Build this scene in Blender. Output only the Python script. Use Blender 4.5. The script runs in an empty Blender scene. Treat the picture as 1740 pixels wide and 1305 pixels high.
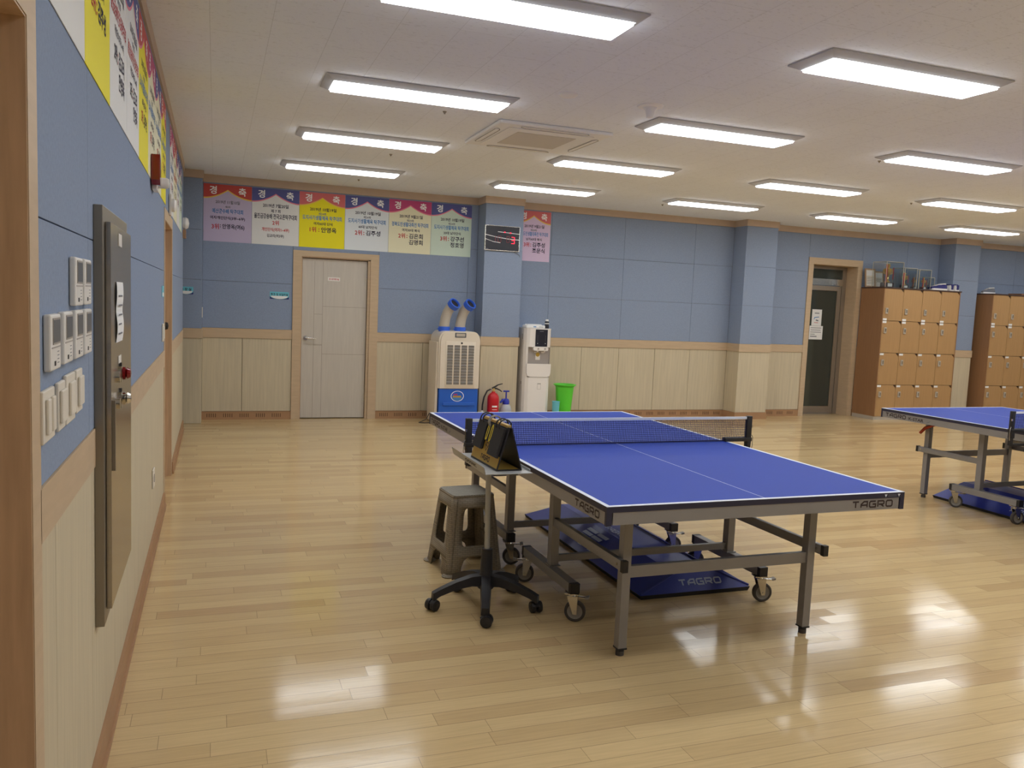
import bpy, bmesh, math, random
from mathutils import Vector, Matrix
from mathutils.geometry import tessellate_polygon
random.seed(7)
PI = math.pi
sc = bpy.context.scene
col = sc.collection

# ------------------------------------------------------------------ camera, world, exposure
ROOM_Y = 10.53      # back wall
CEIL = 2.92
cam_d = bpy.data.cameras.new('camera'); cam = bpy.data.objects.new('camera', cam_d); col.objects.link(cam)
cam_d.sensor_fit = 'HORIZONTAL'; cam_d.sensor_width = 36.0; cam_d.lens = 36.0 * 1396.37 / 1740.0
cam_d.clip_start = 0.02
def cam_matrix(yaw, pitch, roll, loc):
    cy, sy, cp, sp = math.cos(yaw), math.sin(yaw), math.cos(pitch), math.sin(pitch)
    f = Vector((sy*cp, cy*cp, -sp)); r = Vector((cy, -sy, 0)); u = r.cross(f)
    c, s = math.cos(roll), math.sin(roll)
    r2 = c*r + s*u; u2 = -s*r + c*u
    m = Matrix((r2, u2, -f)).transposed().to_4x4(); m.translation = loc
    return m
cam.matrix_world = cam_matrix(0.3489, 0.0950, 0.0428, Vector((0.337, 0.0, 1.5326)))
sc.camera = cam
world = bpy.data.worlds.new('world'); sc.world = world; world.use_nodes = True
world.node_tree.nodes['Background'].inputs[0].default_value = (0.5, 0.55, 0.6, 1)
world.node_tree.nodes['Background'].inputs[1].default_value = 0.15
sc.view_settings.view_transform = 'Standard'; sc.view_settings.look = 'None'
sc.view_settings.gamma = 1.0; sc.view_settings.use_curve_mapping = False
sc.view_settings.exposure = 0.0
sc.cycles.use_denoising = True
sc.cycles.max_bounces = 8
LAMP = 13.2          # strength of the ceiling diffusers

# ------------------------------------------------------------------ materials
def srgb(r, g, b):
    f = lambda v: (v/255/12.92) if v/255 <= 0.04045 else ((v/255+0.055)/1.055)**2.4
    return (f(r), f(g), f(b))
def new_mat(name):
    m = bpy.data.materials.new(name); m.use_nodes = True
    return m, m.node_tree, m.node_tree.nodes['Principled BSDF']
def N(nt, t, **kw):
    n = nt.nodes.new(t)
    for k, v in kw.items(): setattr(n, k, v)
    return n
def mat(name, c, rough=0.5, metal=0.0, spec=0.4, noise=0.0, nscale=8.0, bump=0.0, bscale=200.0, stretch=None, coat=0.0, emit=0.0, alpha=1.0, trans=0.0):
    m, nt, b = new_mat(name)
    b.inputs['Base Color'].default_value = (*c, 1); b.inputs['Roughness'].default_value = rough
    b.inputs['Metallic'].default_value = metal; b.inputs['Specular IOR Level'].default_value = spec
    b.inputs['Coat Weight'].default_value = coat; b.inputs['Alpha'].default_value = alpha
    b.inputs['Transmission Weight'].default_value = trans
    if emit: b.inputs['Emission Color'].default_value = (*c, 1); b.inputs['Emission Strength'].default_value = emit
    tc = N(nt, 'ShaderNodeTexCoord'); mp = N(nt, 'ShaderNodeMapping')
    nt.links.new(tc.outputs['Object'], mp.inputs[0])
    if stretch: mp.inputs['Scale'].default_value = stretch
    if noise:
        n = N(nt, 'ShaderNodeTexNoise'); n.inputs['Scale'].default_value = nscale; n.inputs['Detail'].default_value = 5
        nt.links.new(mp.outputs[0], n.inputs['Vector'])
        mr = N(nt, 'ShaderNodeMapRange'); mr.inputs[1].default_value = 0.3; mr.inputs[2].default_value = 0.7
        mr.inputs[3].default_value = 1-noise; mr.inputs[4].default_value = 1+noise
        nt.links.new(n.outputs['Fac'], mr.inputs[0])
        mx = N(nt, 'ShaderNodeVectorMath', operation='SCALE'); mx.inputs[0].default_value = c
        nt.links.new(mr.outputs[0], mx.inputs['Scale']); nt.links.new(mx.outputs[0], b.inputs['Base Color'])
    if bump:
        n2 = N(nt, 'ShaderNodeTexNoise'); n2.inputs['Scale'].default_value = bscale; n2.inputs['Detail'].default_value = 3
        nt.links.new(mp.outputs[0], n2.inputs['Vector'])
        bp = N(nt, 'ShaderNodeBump'); bp.inputs['Strength'].default_value = bump; bp.inputs['Distance'].default_value = 0.002
        nt.links.new(n2.outputs['Fac'], bp.inputs['Height']); nt.links.new(bp.outputs[0], b.inputs['Normal'])
    return m

def plank_mat():
    m, nt, b = new_mat('maple_floor'); L = nt.links.new
    W_, L_ = 0.092, 0.78
    tc = N(nt, 'ShaderNodeTexCoord'); sp = N(nt, 'ShaderNodeSeparateXYZ'); L(tc.outputs['Object'], sp.inputs[0])
    def M(op, a, b_=None, c=None):
        n = N(nt, 'ShaderNodeMath', operation=op)
        for i, v in enumerate((a, b_, c)):
            if v is None: continue
            if isinstance(v, (int, float)): n.inputs[i].default_value = v
            else: L(v, n.inputs[i])
        return n.outputs[0]
    v = M('DIVIDE', sp.outputs['Y'], W_); row = M('FLOOR', v); fv = M('FRACT', v)
    wn = N(nt, 'ShaderNodeTexWhiteNoise', noise_dimensions='1D'); L(row, wn.inputs['W'])
    u = M('ADD', M('DIVIDE', sp.outputs['X'], L_), M('MULTIPLY', wn.outputs['Value'], 7.0))
    cl = M('FLOOR', u); fu = M('FRACT', u)
    cb = N(nt, 'ShaderNodeCombineXYZ'); L(row, cb.inputs[0]); L(cl, cb.inputs[1])
    w2 = N(nt, 'ShaderNodeTexWhiteNoise', noise_dimensions='2D'); L(cb.outputs[0], w2.inputs['Vector'])
    cr = N(nt, 'ShaderNodeValToRGB')
    cr.color_ramp.elements[0].position = 0.0; cr.color_ramp.elements[0].color = (*FL_A, 1)
    cr.color_ramp.elements[1].position = 1.0; cr.color_ramp.elements[1].color = (*FL_C, 1)
    e = cr.color_ramp.elements.new(0.22); e.color = (*FL_B, 1)
    L(w2.outputs['Value'], cr.inputs[0])
    mp = N(nt, 'ShaderNodeMapping'); mp.inputs['Scale'].default_value = (3, 60, 1); L(tc.outputs['Object'], mp.inputs[0])
    gn = N(nt, 'ShaderNodeTexNoise'); gn.inputs['Scale'].default_value = 1.5; gn.inputs['Detail'].default_value = 6; L(mp.outputs[0], gn.inputs['Vector'])
    g = N(nt, 'ShaderNodeMapRange'); g.inputs[1].default_value = .3; g.inputs[2].default_value = .7; g.inputs[3].default_value = .93; g.inputs[4].default_value = 1.06
    L(gn.outputs['Fac'], g.inputs[0])
    gap = M('MAXIMUM', M('LESS_THAN', fv, 0.022), M('LESS_THAN', fu, 0.0022))
    dark = M('SUBTRACT', 1.0, M('MULTIPLY', gap, 0.5))
    vm = N(nt, 'ShaderNodeVectorMath', operation='SCALE'); L(cr.outputs[0], vm.inputs[0]); L(M('MULTIPLY', g.outputs[0], dark), vm.inputs['Scale'])
    L(vm.outputs[0], b.inputs['Base Color'])
    b.inputs['Specular IOR Level'].default_value = 0.27
    n3 = N(nt, 'ShaderNodeTexNoise'); n3.inputs['Scale'].default_value = 2.2; L(tc.outputs['Object'], n3.inputs['Vector'])
    r = N(nt, 'ShaderNodeMapRange'); r.inputs[3].default_value = 0.09; r.inputs[4].default_value = 0.15; L(n3.outputs['Fac'], r.inputs[0]); L(r.outputs[0], b.inputs['Roughness'])
    tilt = M('MULTIPLY', M('SUBTRACT', w2.outputs['Value'], 0.5), M('MULTIPLY', fv, 3.2))
    n4 = N(nt, 'ShaderNodeTexNoise'); n4.inputs['Scale'].default_value = 30; n4.inputs['Detail'].default_value = 1; L(tc.outputs['Object'], n4.inputs['Vector'])
    h = M('SUBTRACT', M('ADD', tilt, M('MULTIPLY', n4.outputs['Fac'], 0.25)), gap)
    bp = N(nt, 'ShaderNodeBump'); bp.inputs['Strength'].default_value = 0.35; bp.inputs['Distance'].default_value = 0.0015
    L(h, bp.inputs['Height']); L(bp.outputs[0], b.inputs['Normal'])
    return m
FL_A, FL_B, FL_C = srgb(194, 164, 120), srgb(203, 175, 129), srgb(211, 184, 137)

def ceiling_mat():
    m, nt, b = new_mat('mineral_ceiling'); L = nt.links.new
    tc = N(nt, 'ShaderNodeTexCoord')
    br = N(nt, 'ShaderNodeTexBrick'); br.offset = 0.5
    mp = N(nt, 'ShaderNodeMapping'); mp.inputs['Rotation'].default_value = (0, 0, PI/2); L(tc.outputs['Object'], mp.inputs[0]); L(mp.outputs[0], br.inputs['Vector'])
    br.inputs['Scale'].default_value = 1.0; br.inputs['Brick Width'].default_value = 0.6; br.inputs['Row Height'].default_value = 0.3
    br.inputs['Mortar Size'].default_value = 0.0012; br.inputs['Mortar Smooth'].default_value = 0.3
    c = srgb(239, 244, 254)
    br.inputs['Color1'].default_value = (*c, 1); br.inputs['Color2'].default_value = (*[v*0.98 for v in c], 1); br.inputs['Mortar'].default_value = (*[v*0.72 for v in c], 1)
    mp2 = N(nt, 'ShaderNodeMapping'); mp2.inputs['Scale'].default_value = (30, 90, 1); L(tc.outputs['Object'], mp2.inputs[0])
    n = N(nt, 'ShaderNodeTexNoise'); n.inputs['Scale'].default_value = 1.2; n.inputs['Detail'].default_value = 4; L(mp2.outputs[0], n.inputs['Vector'])
    r = N(nt, 'ShaderNodeMapRange'); r.inputs[1].default_value = .60; r.inputs[2].default_value = .72; r.inputs[3].default_value = 1.0; r.inputs[4].default_value = 0.8
    L(n.outputs['Fac'], r.inputs[0])
    v = N(nt, 'ShaderNodeVectorMath', operation='SCALE'); L(br.outputs['Color'], v.inputs[0]); L(r.outputs[0], v.inputs['Scale'])
    L(v.outputs[0], b.inputs['Base Color']); b.inputs['Roughness'].default_value = 0.9; b.inputs['Specular IOR Level'].default_value = 0.1
    return m

def weave_mat(name, c, seat=False):
    m, nt, b = new_mat(name); L = nt.links.new
    tc = N(nt, 'ShaderNodeTexCoord')
    br = N(nt, 'ShaderNodeTexBrick'); br.offset = 0.5; br.inputs['Scale'].default_value = 1.0
    mp = N(nt, 'ShaderNodeMapping')
    if seat: mp.inputs['Rotation'].default_value = (0, 0, PI/4)
    else: mp.inputs['Rotation'].default_value = (PI/2, 0, 0)
    L(tc.outputs['Object'], mp.inputs[0])
    br.inputs['Brick Width'].default_value = 0.030; br.inputs['Row Height'].default_value = 0.011
    br.inputs['Mortar Size'].default_value = 0.0016; br.inputs['Mortar Smooth'].default_value = 0.5
    L(mp.outputs[0], br.inputs['Vector'])
    br.inputs['Color1'].default_value = (*c, 1); br.inputs['Color2'].default_value = (*[v*0.88 for v in c], 1); br.inputs['Mortar'].default_value = (*[v*0.6 for v in c], 1)
    L(br.outputs['Color'], b.inputs['Base Color']); b.inputs['Roughness'].default_value = 0.6
    bp = N(nt, 'ShaderNodeBump'); bp.inputs['Strength'].default_value = 0.8; bp.inputs['Distance'].default_value = 0.002; bp.invert = True
    L(br.outputs['Fac'], bp.inputs['Height']); L(bp.outputs[0], b.inputs['Normal'])
    return m

def glass_mat(name, tint=(1, 1, 1), mixf=0.12):
    m, nt, b = new_mat(name); L = nt.links.new
    t = N(nt, 'ShaderNodeBsdfTransparent'); t.inputs[0].default_value = (*tint, 1)
    g = N(nt, 'ShaderNodeBsdfGlossy'); g.inputs['Roughness'].default_value = 0.05
    mx = N(nt, 'ShaderNodeMixShader'); mx.inputs[0].default_value = mixf
    L(t.outputs[0], mx.inputs[1]); L(g.outputs[0], mx.inputs[2]); L(mx.outputs[0], nt.nodes['Material Output'].inputs[0])
    return m

M_ = {}
M_['floor'] = plank_mat(); M_['ceil'] = ceiling_mat()
M_['blue'] = mat('blue_fabric_panel', srgb(142, 155, 178), 0.95, spec=0.1, noise=0.06, nscale=90, bump=0.25, bscale=300)
M_['panel'] = mat('pale_wood_panel', srgb(201, 188, 161), 0.6, spec=0.25, noise=0.07, nscale=3, stretch=(14, 14, 0.7), bump=0.05)
M_['trim'] = mat('beige_wood_trim', srgb(196, 172, 142), 0.55, spec=0.3, noise=0.05, nscale=6, stretch=(1, 1, 6))
M_['crown'] = mat('beige_crown_trim', srgb(194, 172, 152), 0.6, spec=0.3, noise=0.04, nscale=6)
M_['base'] = mat('brown_baseboard', srgb(170, 132, 98), 0.5, spec=0.3, noise=0.06, nscale=5)
M_['slot'] = mat('vent_slot_dark', srgb(70, 50, 38), 0.8)
M_['jamb'] = mat('brown_wood_jamb', srgb(196, 166, 134), 0.5, noise=0.12, nscale=5, stretch=(9, 9, .8))
M_['door'] = mat('greige_door', srgb(196, 188, 176), 0.45, noise=0.04, nscale=4, stretch=(12, 12, .8))
M_['groove'] = mat('door_groove', srgb(150, 138, 124), 0.7)
M_['dark'] = mat('dark_gap', srgb(40, 36, 32), 0.9)
M_['back'] = mat('wall_backing', srgb(120, 110, 100), 0.9)
M_['white'] = mat('white_plastic', srgb(232, 228, 222), 0.35)
M_['ivory'] = mat('ivory_plastic', srgb(226, 218, 204), 0.4)
M_['paper'] = mat('white_paper', srgb(236, 236, 236), 0.8)
M_['ink'] = mat('dark_ink', srgb(44, 42, 66), 0.8)
M_['inkgrey'] = mat('grey_ink', srgb(120, 122, 130), 0.8)
M_['inkred'] = mat('red_ink', srgb(190, 54, 60), 0.8)
M_['inkblue'] = mat('blue_ink', srgb(74, 130, 190), 0.8)
M_['wprint'] = mat('white_print', srgb(245, 245, 245), 0.6)
M_['steel'] = mat('brushed_steel', srgb(172, 164, 152), 0.22, metal=0.95, noise=0.04, nscale=4, stretch=(1, 1, 30))
M_['steelr'] = mat('steel_frame', srgb(150, 142, 130), 0.38, metal=0.8)
M_['chrome'] = mat('chrome', srgb(215, 212, 205), 0.15, metal=1.0)
M_['alu'] = mat('grey_aluminium', srgb(150, 147, 146), 0.42, metal=0.3, noise=0.02, nscale=10)
M_['aludoor'] = mat('door_aluminium', srgb(150, 138, 124), 0.4, metal=0.5)
M_['tblue'] = mat('table_blue', srgb(34, 64, 163), 0.55, spec=0.22, noise=0.015, nscale=3)
M_['tline'] = mat('table_line_white', srgb(222, 228, 238), 0.5)
M_['tedge'] = mat('table_edge_navy', srgb(50, 48, 66), 0.5)
M_['black'] = mat('black_plastic', srgb(42, 40, 42), 0.45)
M_['blackm'] = mat('black_matte', srgb(48, 46, 46), 0.75)
M_['rubber'] = mat('grey_rubber', srgb(78, 72, 68), 0.7)
M_['hub'] = mat('grey_wheel_hub', srgb(150, 144, 136), 0.5)
M_['ltr'] = mat('dark_lettering', srgb(58, 44, 44), 0.6)
M_['matb'] = mat('blue_barrier_cloth', srgb(48, 60, 150), 0.38, spec=0.45, noise=0.12, nscale=4)
M_['matl'] = mat('pale_blue_lettering', srgb(168, 178, 206), 0.5)
M_['net'] = mat('navy_net_cord', srgb(38, 40, 78), 0.8)
M_['orange'] = mat('orange_locker_door', srgb(180, 142, 96), 0.5, noise=0.04, nscale=4, stretch=(10, 10, .8))
M_['lside'] = mat('brown_locker_side', srgb(152, 112, 78), 0.5, noise=0.06, nscale=4, stretch=(10, 10, .8))
M_['ldark'] = mat('dark_brown_edge_and_shade', srgb(76, 56, 50), 0.6)
M_['cream'] = mat('cream_plastic', srgb(226, 214, 196), 0.3)
M_['cblue'] = mat('cooler_blue', srgb(44, 100, 200), 0.25)
M_['rblue'] = mat('ring_blue', srgb(60, 104, 214), 0.35)
M_['greyd'] = mat('dark_grey_panel', srgb(88, 92, 98), 0.35)
M_['duct'] = mat('grey_duct', srgb(186, 176, 162), 0.5)
M_['gslot'] = mat('louvre_grey', srgb(150, 146, 142), 0.5)
M_['dwhite'] = mat('dispenser_white', srgb(236, 230, 224), 0.25)
M_['dgrey'] = mat('dispenser_grey', srgb(168, 160, 154), 0.35)
M_['dblack'] = mat('dispenser_black', srgb(46, 46, 54), 0.2)
M_['green'] = mat('lime_plastic', srgb(96, 214, 60), 0.4)
M_['cyan'] = mat('cyan_plastic', srgb(110, 196, 212), 0.4)
M_['red'] = mat('red_paint', srgb(196, 36, 44), 0.3)
M_['redc'] = mat('dark_red_lens', srgb(130, 22, 26), 0.15, coat=0.5)
M_['gold'] = mat('gold_metal', srgb(230, 196, 120), 0.32, metal=0.7)
M_['goldp'] = mat('gold_panel', srgb(196, 160, 72), 0.4, metal=0.5)
M_['yel'] = mat('yellow_digit', srgb(220, 196, 40), 0.5)
M_['navy'] = mat('navy_cloth', srgb(48, 48, 110), 0.7)
M_['bottle'] = mat('frosted_bottle', srgb(196, 200, 210), 0.3, alpha=0.75)
M_['sprayb'] = mat('spray_blue', srgb(44, 56, 170), 0.4)
M_['orangeclamp'] = mat('red_clamp', srgb(170, 62, 30), 0.5)
M_['stool'] = weave_mat('woven_grey_plastic', srgb(158, 145, 124)); M_['stoolt'] = weave_mat('woven_grey_seat', srgb(168, 162, 148), True)
M_['tray'] = mat('pale_grey_metal', srgb(176, 176, 174), 0.4, metal=0.3)
M_['frame'] = mat('light_wood_frame', srgb(170, 140, 110), 0.5)
M_['woodbox'] = mat('brown_cardboard', srgb(150, 110, 80), 0.8)
M_['glass'] = glass_mat('clear_acrylic', (0.93, 0.95, 0.95), 0.10)
M_['dglass'] = mat('dark_tinted_glass', srgb(62, 66, 60), 0.06, spec=0.6)
M_['edge'] = mat('acrylic_edge', srgb(214, 204, 176), 0.4)
M_['lampframe'] = mat('lamp_frame', srgb(192, 193, 198), 0.5)
M_['led'] = mat('led_red', srgb(255, 40, 70), 0.5, emit=1.6)
M_['ledoff'] = mat('led_off_segment', srgb(110, 40, 50), 0.5)
M_['shadowgrey'] = mat('ac_slot', srgb(110, 104, 98), 0.7)
M_['acgrill'] = mat('ac_grill', srgb(206, 202, 198), 0.7)
M_['acw'] = mat('ac_white', srgb(240, 240, 242), 0.5)
def lamp_mat():
    m, nt, b = new_mat('lamp_diffuser'); e = N(nt, 'ShaderNodeEmission'); e.inputs[0].default_value = (0.94, 0.975, 1.0, 1); e.inputs[1].default_value = LAMP
    nt.links.new(e.outputs[0], nt.nodes['Material Output'].inputs[0]); return m
M_['lamp'] = lamp_mat()
P_COL = dict(lilac=mat('lilac_paper', srgb(196, 184, 212), .7), white=mat('offwhite_paper', srgb(226, 226, 224), .7), yellow=mat('yellow_paper', srgb(238, 226, 30), .7),
    pale=mat('pale_blue_paper', srgb(222, 228, 232), .7), cream=mat('cream_paper', srgb(232, 228, 196), .7), mint=mat('mint_paper', srgb(206, 222, 206), .7), pink=mat('lilac_pink_paper', srgb(216, 194, 222), .7))
H_COL = dict(red=mat('red_banner', srgb(196, 80, 74), .7), blue=mat('blue_banner', srgb(88, 92, 150), .7), coral=mat('coral_banner', srgb(212, 112, 114), .7), magenta=mat('magenta_banner', srgb(188, 74, 122), .7))
E_COL = dict(yel=mat('banner_edge_yellow', srgb(236, 200, 90), .7), pk=mat('banner_edge_pink', srgb(226, 130, 150), .7))

# ------------------------------------------------------------------ mesh helpers
def frame(o, a, u, n):
    m = Matrix((Vector(a), Vector(u), Vector(n))).transposed().to_4x4(); m.translation = Vector(o); return m
FB = frame((0, ROOM_Y, 0), (1, 0, 0), (0, 0, 1), (0, -1, 0))      # back wall: a = X, up = Z, n = out of the wall
FL = frame((0, 0, 0), (0, 1, 0), (0, 0, 1), (1, 0, 0))            # left wall: a = Y
def T(x, y, z): return Matrix.Translation((x, y, z))
def RX(a): return Matrix.Rotation(a, 4, 'X')
def RY(a): return Matrix.Rotation(a, 4, 'Y')
def RZ(a): return Matrix.Rotation(a, 4, 'Z')
_txt = {}
def text_geo(body):
    if body not in _txt:
        c = bpy.data.curves.new('t', 'FONT'); c.body = body; c.resolution_u = 2; c.offset = 0.022
        o = bpy.data.objects.new('t', c); col.objects.link(o); bpy.context.view_layer.update()
        m = o.evaluated_get(bpy.context.evaluated_depsgraph_get()).to_mesh()
        vs = [v.co.copy() for v in m.vertices]; fs = [tuple(p.vertices) for p in m.polygons]
        o.evaluated_get(bpy.context.evaluated_depsgraph_get()).to_mesh_clear()
        bpy.data.objects.remove(o); bpy.data.curves.remove(c)
        x0 = min(v.x for v in vs); x1 = max(v.x for v in vs); y0 = min(v.y for v in vs); y1 = max(v.y for v in vs)
        _txt[body] = ([((v.x-x0)/(x1-x0), (v.y-y0)/(y1-y0)) for v in vs], fs, (x1-x0)/(y1-y0))
    return _txt[body]
GLY = {'T': [[(0, 1), (1, 1)], [(.5, 1), (.5, 0)]], 'A': [[(0, 0), (0, .55), (.45, 1), (1, 1), (1, 0)], [(0, .4), (1, .4)]],
       'G': [[(1, 1), (.15, 1), (0, .8), (0, .2), (.15, 0), (1, 0), (1, .5), (.5, .5)]], 'R': [[(0, 0), (0, 1), (.85, 1), (1, .85), (1, .55), (.85, .42), (.15, .42)], [(.5, .42), (1, 0)]],
       'O': [[(.5, 1), (.85, 1), (1, .82), (1, .18), (.85, 0), (.15, 0), (0, .18), (0, .82), (.15, 1), (.5, 1)]]}
class MB:
    def __init__(s): s.v = []; s.f = []; s.m = []; s.sm = []; s.mats = []
    def mi(s, m):
        m = M_[m] if isinstance(m, str) else m
        if m not in s.mats: s.mats.append(m)
        return s.mats.index(m)
    def add(s, vs, fs, m, M=None, smooth=False):
        k = len(s.v); i = s.mi(m)
        s.v += [(M @ Vector(v)) if M is not None else Vector(v) for v in vs]
        for f in fs: s.f.append(tuple(k+j for j in f)); s.m.append(i); s.sm.append(smooth)
        return s
    def box(s, x0, x1, y0, y1, z0, z1, m, M=None, bev=0.0):
        if bev:
            bm = bmesh.new(); bmesh.ops.create_cube(bm, size=1)
            for v in bm.verts: v.co = Vector(((x0+x1)/2+v.co.x*(x1-x0), (y0+y1)/2+v.co.y*(y1-y0), (z0+z1)/2+v.co.z*(z1-z0)))
            bmesh.ops.bevel(bm, geom=bm.edges[:], offset=bev, segments=2, affect='EDGES', profile=0.5)
            bm.verts.ensure_lookup_table(); s.add([v.co for v in bm.verts], [[v.index for v in f.verts] for f in bm.faces], m, M); bm.free(); return s
        vs = [(x0, y0, z0), (x1, y0, z0), (x1, y1, z0), (x0, y1, z0), (x0, y0, z1), (x1, y0, z1), (x1, y1, z1), (x0, y1, z1)]
        return s.add(vs, [(3, 2, 1, 0), (4, 5, 6, 7), (0, 1, 5, 4), (1, 2, 6, 5), (2, 3, 7, 6), (3, 0, 4, 7)], m, M)
    def hexa(s, b4, t4, m, M=None):
        return s.add(list(b4)+list(t4), [(3, 2, 1, 0), (4, 5, 6, 7), (0, 1, 5, 4), (1, 2, 6, 5), (2, 3, 7, 6), (3, 0, 4, 7)], m, M)
    def quad(s, a, b, c, d, m, M=None): return s.add([a, b, c, d], [(0, 1, 2, 3)], m, M)
    def lathe(s, prof, m, M=None, seg=24, smooth=True, cap=True):
        vs = []; fs = []
        for (r, z) in prof:
            for i in range(seg): a = 2*PI*i/seg; vs.append((r*math.cos(a), r*math.sin(a), z))
        for k in range(len(prof)-1):
            for i in range(seg): j = (i+1) % seg; fs.append((k*seg+i, k*seg+j, (k+1)*seg+j, (k+1)*seg+i))
        s.add(vs, fs, m, M, smooth)
        if cap:
            n = len(prof)
            if prof[0][0] > 1e-5: s.add(vs[:seg], [tuple(range(seg-1, -1, -1))], m, M)
            if prof[-1][0] > 1e-5: s.add(vs[-seg:], [tuple(range(seg))], m, M)
        return s
    def cyl(s, p0, p1, r, m, M=None, seg=20, r2=None, smooth=True):
        p0, p1 = Vector(p0), Vector(p1); d = p1-p0
        q = d.to_track_quat('Z', 'Y').to_matrix().to_4x4(); q.translation = p0
        return s.lathe([(r, 0), (r if r2 is None else r2, d.length)], m, (M @ q) if M is not None else q, seg, smooth)
    def tube(s, pts, r, m, M=None, seg=12, closed=False):
        pts = [Vector(p) for p in pts]; n = len(pts); vs = []; fs = []; up = None
        rr = r if isinstance(r, (list, tuple)) else [r]*n
        for i, p in enumerate(pts):
            if closed: t = pts[(i+1) % n]-pts[i-1]
            else: t = pts[min(i+1, n-1)]-pts[max(i-1, 0)]
            t.normalize()
            if up is None: up = Vector((0, 0, 1)) if abs(t.z) < .9 else Vector((1, 0, 0))
            x = up.cross(t).normalized(); y = t.cross(x).normalized(); up = y
            for k in range(seg): a = 2*PI*k/seg; vs.append(p+rr[i]*(math.cos(a)*x+math.sin(a)*y))
        for i in range(n if closed else n-1):
            i2 = (i+1) % n
            for k in range(seg): k2 = (k+1) % seg; fs.append((i*seg+k, i*seg+k2, i2*seg+k2, i2*seg+k))
        s.add(vs, fs, m, M, True)
        if not closed:
            s.add(vs[:seg], [tuple(range(seg-1, -1, -1))], m, M); s.add(vs[-seg:], [tuple(range(seg))], m, M)
        return s
    def prism(s, poly, z0, z1, m, M=None, mside=None):
        n = len(poly); vs = [(x, y, z0) for x, y in poly]+[(x, y, z1) for x, y in poly]
        tri = tessellate_polygon([[Vector((x, y, 0)) for x, y in poly]])
        ar = sum(poly[i][0]*poly[(i+1) % n][1]-poly[(i+1) % n][0]*poly[i][1] for i in range(n))
        top = []; bot = []
        for t in tri:
            a, b, c = [Vector(poly[i]) for i in t]
            ccw = (b-a).cross(c-a) > 0
            t = t if ccw else (t[0], t[2], t[1])
            top.append(tuple(i+n for i in t)); bot.append((t[2], t[1], t[0]))
        s.add(vs, top+bot, m, M)
        side = [(i, (i+1) % n, (i+1) % n+n, i+n) if ar > 0 else ((i+1) % n, i, i+n, (i+1) % n+n) for i in range(n)]
        return s.add(vs, side, mside or m, M)
    def flat(s, poly, z, m, M=None):
        tri = tessellate_polygon([[Vector((x, y, 0)) for x, y in poly]]); out = []
        for t in tri:
            a, b, c = [Vector(poly[i]) for i in t]
            out.append(tuple(t) if (b-a).cross(c-a) > 0 else (t[0], t[2], t[1]))
        return s.add([(x, y, z) for x, y in poly], out, m, M)
    def text(s, body, x, y, h, m, M=None, w=None, z=0.0, align='c', maxw=None):
        vs, fs, asp = text_geo(body); W = w or h*asp
        if maxw: W = min(W, maxw)
        x0 = x-W/2 if align == 'c' else (x if align == 'l' else x-W)
        return s.add([(x0+a*W, y+b*h, z) for a, b in vs], fs, m, M)
    def stroke(s, pts, w, m, M=None, z=0.0):
        pts = [Vector(p) for p in pts]; n = len(pts); vs = []; fs = []
        for i, p in enumerate(pts):
            d0 = (p-pts[i-1]).normalized() if i > 0 else (pts[1]-p).normalized()
            d1 = (pts[i+1]-p).normalized() if i < n-1 else d0
            if i == 0: d0 = d1
            n0 = Vector((-d0.y, d0.x)); n1 = Vector((-d1.y, d1.x)); b = (n0+n1)
            b = b.normalized() if b.length > 1e-6 else n0
            k = w/2/max(.35, b.dot(n0)); vs += [(*(p+b*k), z), (*(p-b*k), z)]
        for i in range(n-1): fs.append((2*i+1, 2*i+3, 2*i+2, 2*i))
        return s.add(vs, fs, m, M)
    def wordmark(s, word, x, y, w, h, m, M=None, z=0.0, th=0.215, slant=0.0):
        n = len(word); cw = w/(n+(n-1)*.15); x0 = x; t = th*h
        for ch in word:
            for st in GLY[ch]:
                s.stroke([(x0+t/2+a*(cw-t)+slant*b*h, y+t/2+b*(h-t)) for a, b in st], t, m, M, z)
            x0 += cw*1.15
        return s
    def build(s, name, parent=None, loc=None, solid=0.0, rot=None):
        me = bpy.data.meshes.new(name); me.from_pydata([tuple(v) for v in s.v], [], s.f)
        for m in s.mats: me.materials.append(m)
        me.polygons.foreach_set('material_index', s.m); me.polygons.foreach_set('use_smooth', s.sm); me.update()
        o = bpy.data.objects.new(name, me); col.objects.link(o)
        if any(s.sm) :
            try: me.set_sharp_from_angle(angle=math.radians(40))
            except Exception: pass
        if parent: o.parent = parent
        if loc: o.location = loc
        if rot: o.rotation_euler = rot
        if solid:
            md = o.modifiers.new('thickness', 'SOLIDIFY'); md.thickness = solid; md.offset = 0
        return o
def thing(name, label, cat, loc=(0, 0, 0), rotz=0.0, group=None):
    o = bpy.data.objects.new(name, None); o.empty_display_size = 0.1; col.objects.link(o)
    o.location = loc; o.rotation_euler = (0, 0, rotz); o['label'] = label; o['category'] = cat
    if group: o['group'] = group
    return o
def tag(o, label, cat, group=None):
    o['label'] = label; o['category'] = cat
    if group: o['group'] = group
    return o
def struct(o, label=None, cat=None):
    o['kind'] = 'structure'
    if label: o['label'] = label
    if cat: o['category'] = cat
    return o
def dup(root, loc=None, rotz=None, label=None, parent=None):
    r = root.copy(); col.objects.link(r)
    if parent: r.parent = parent
    if loc is not None: r.location = loc
    if rotz is not None: r.rotation_euler = (0, 0, rotz)
    if label: r['label'] = label
    for ch in list(root.children):
        c = ch.copy(); col.objects.link(c); c.parent = r
        for g in list(ch.children):
            d = g.copy(); col.objects.link(d); d.parent = c
    return r

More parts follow.
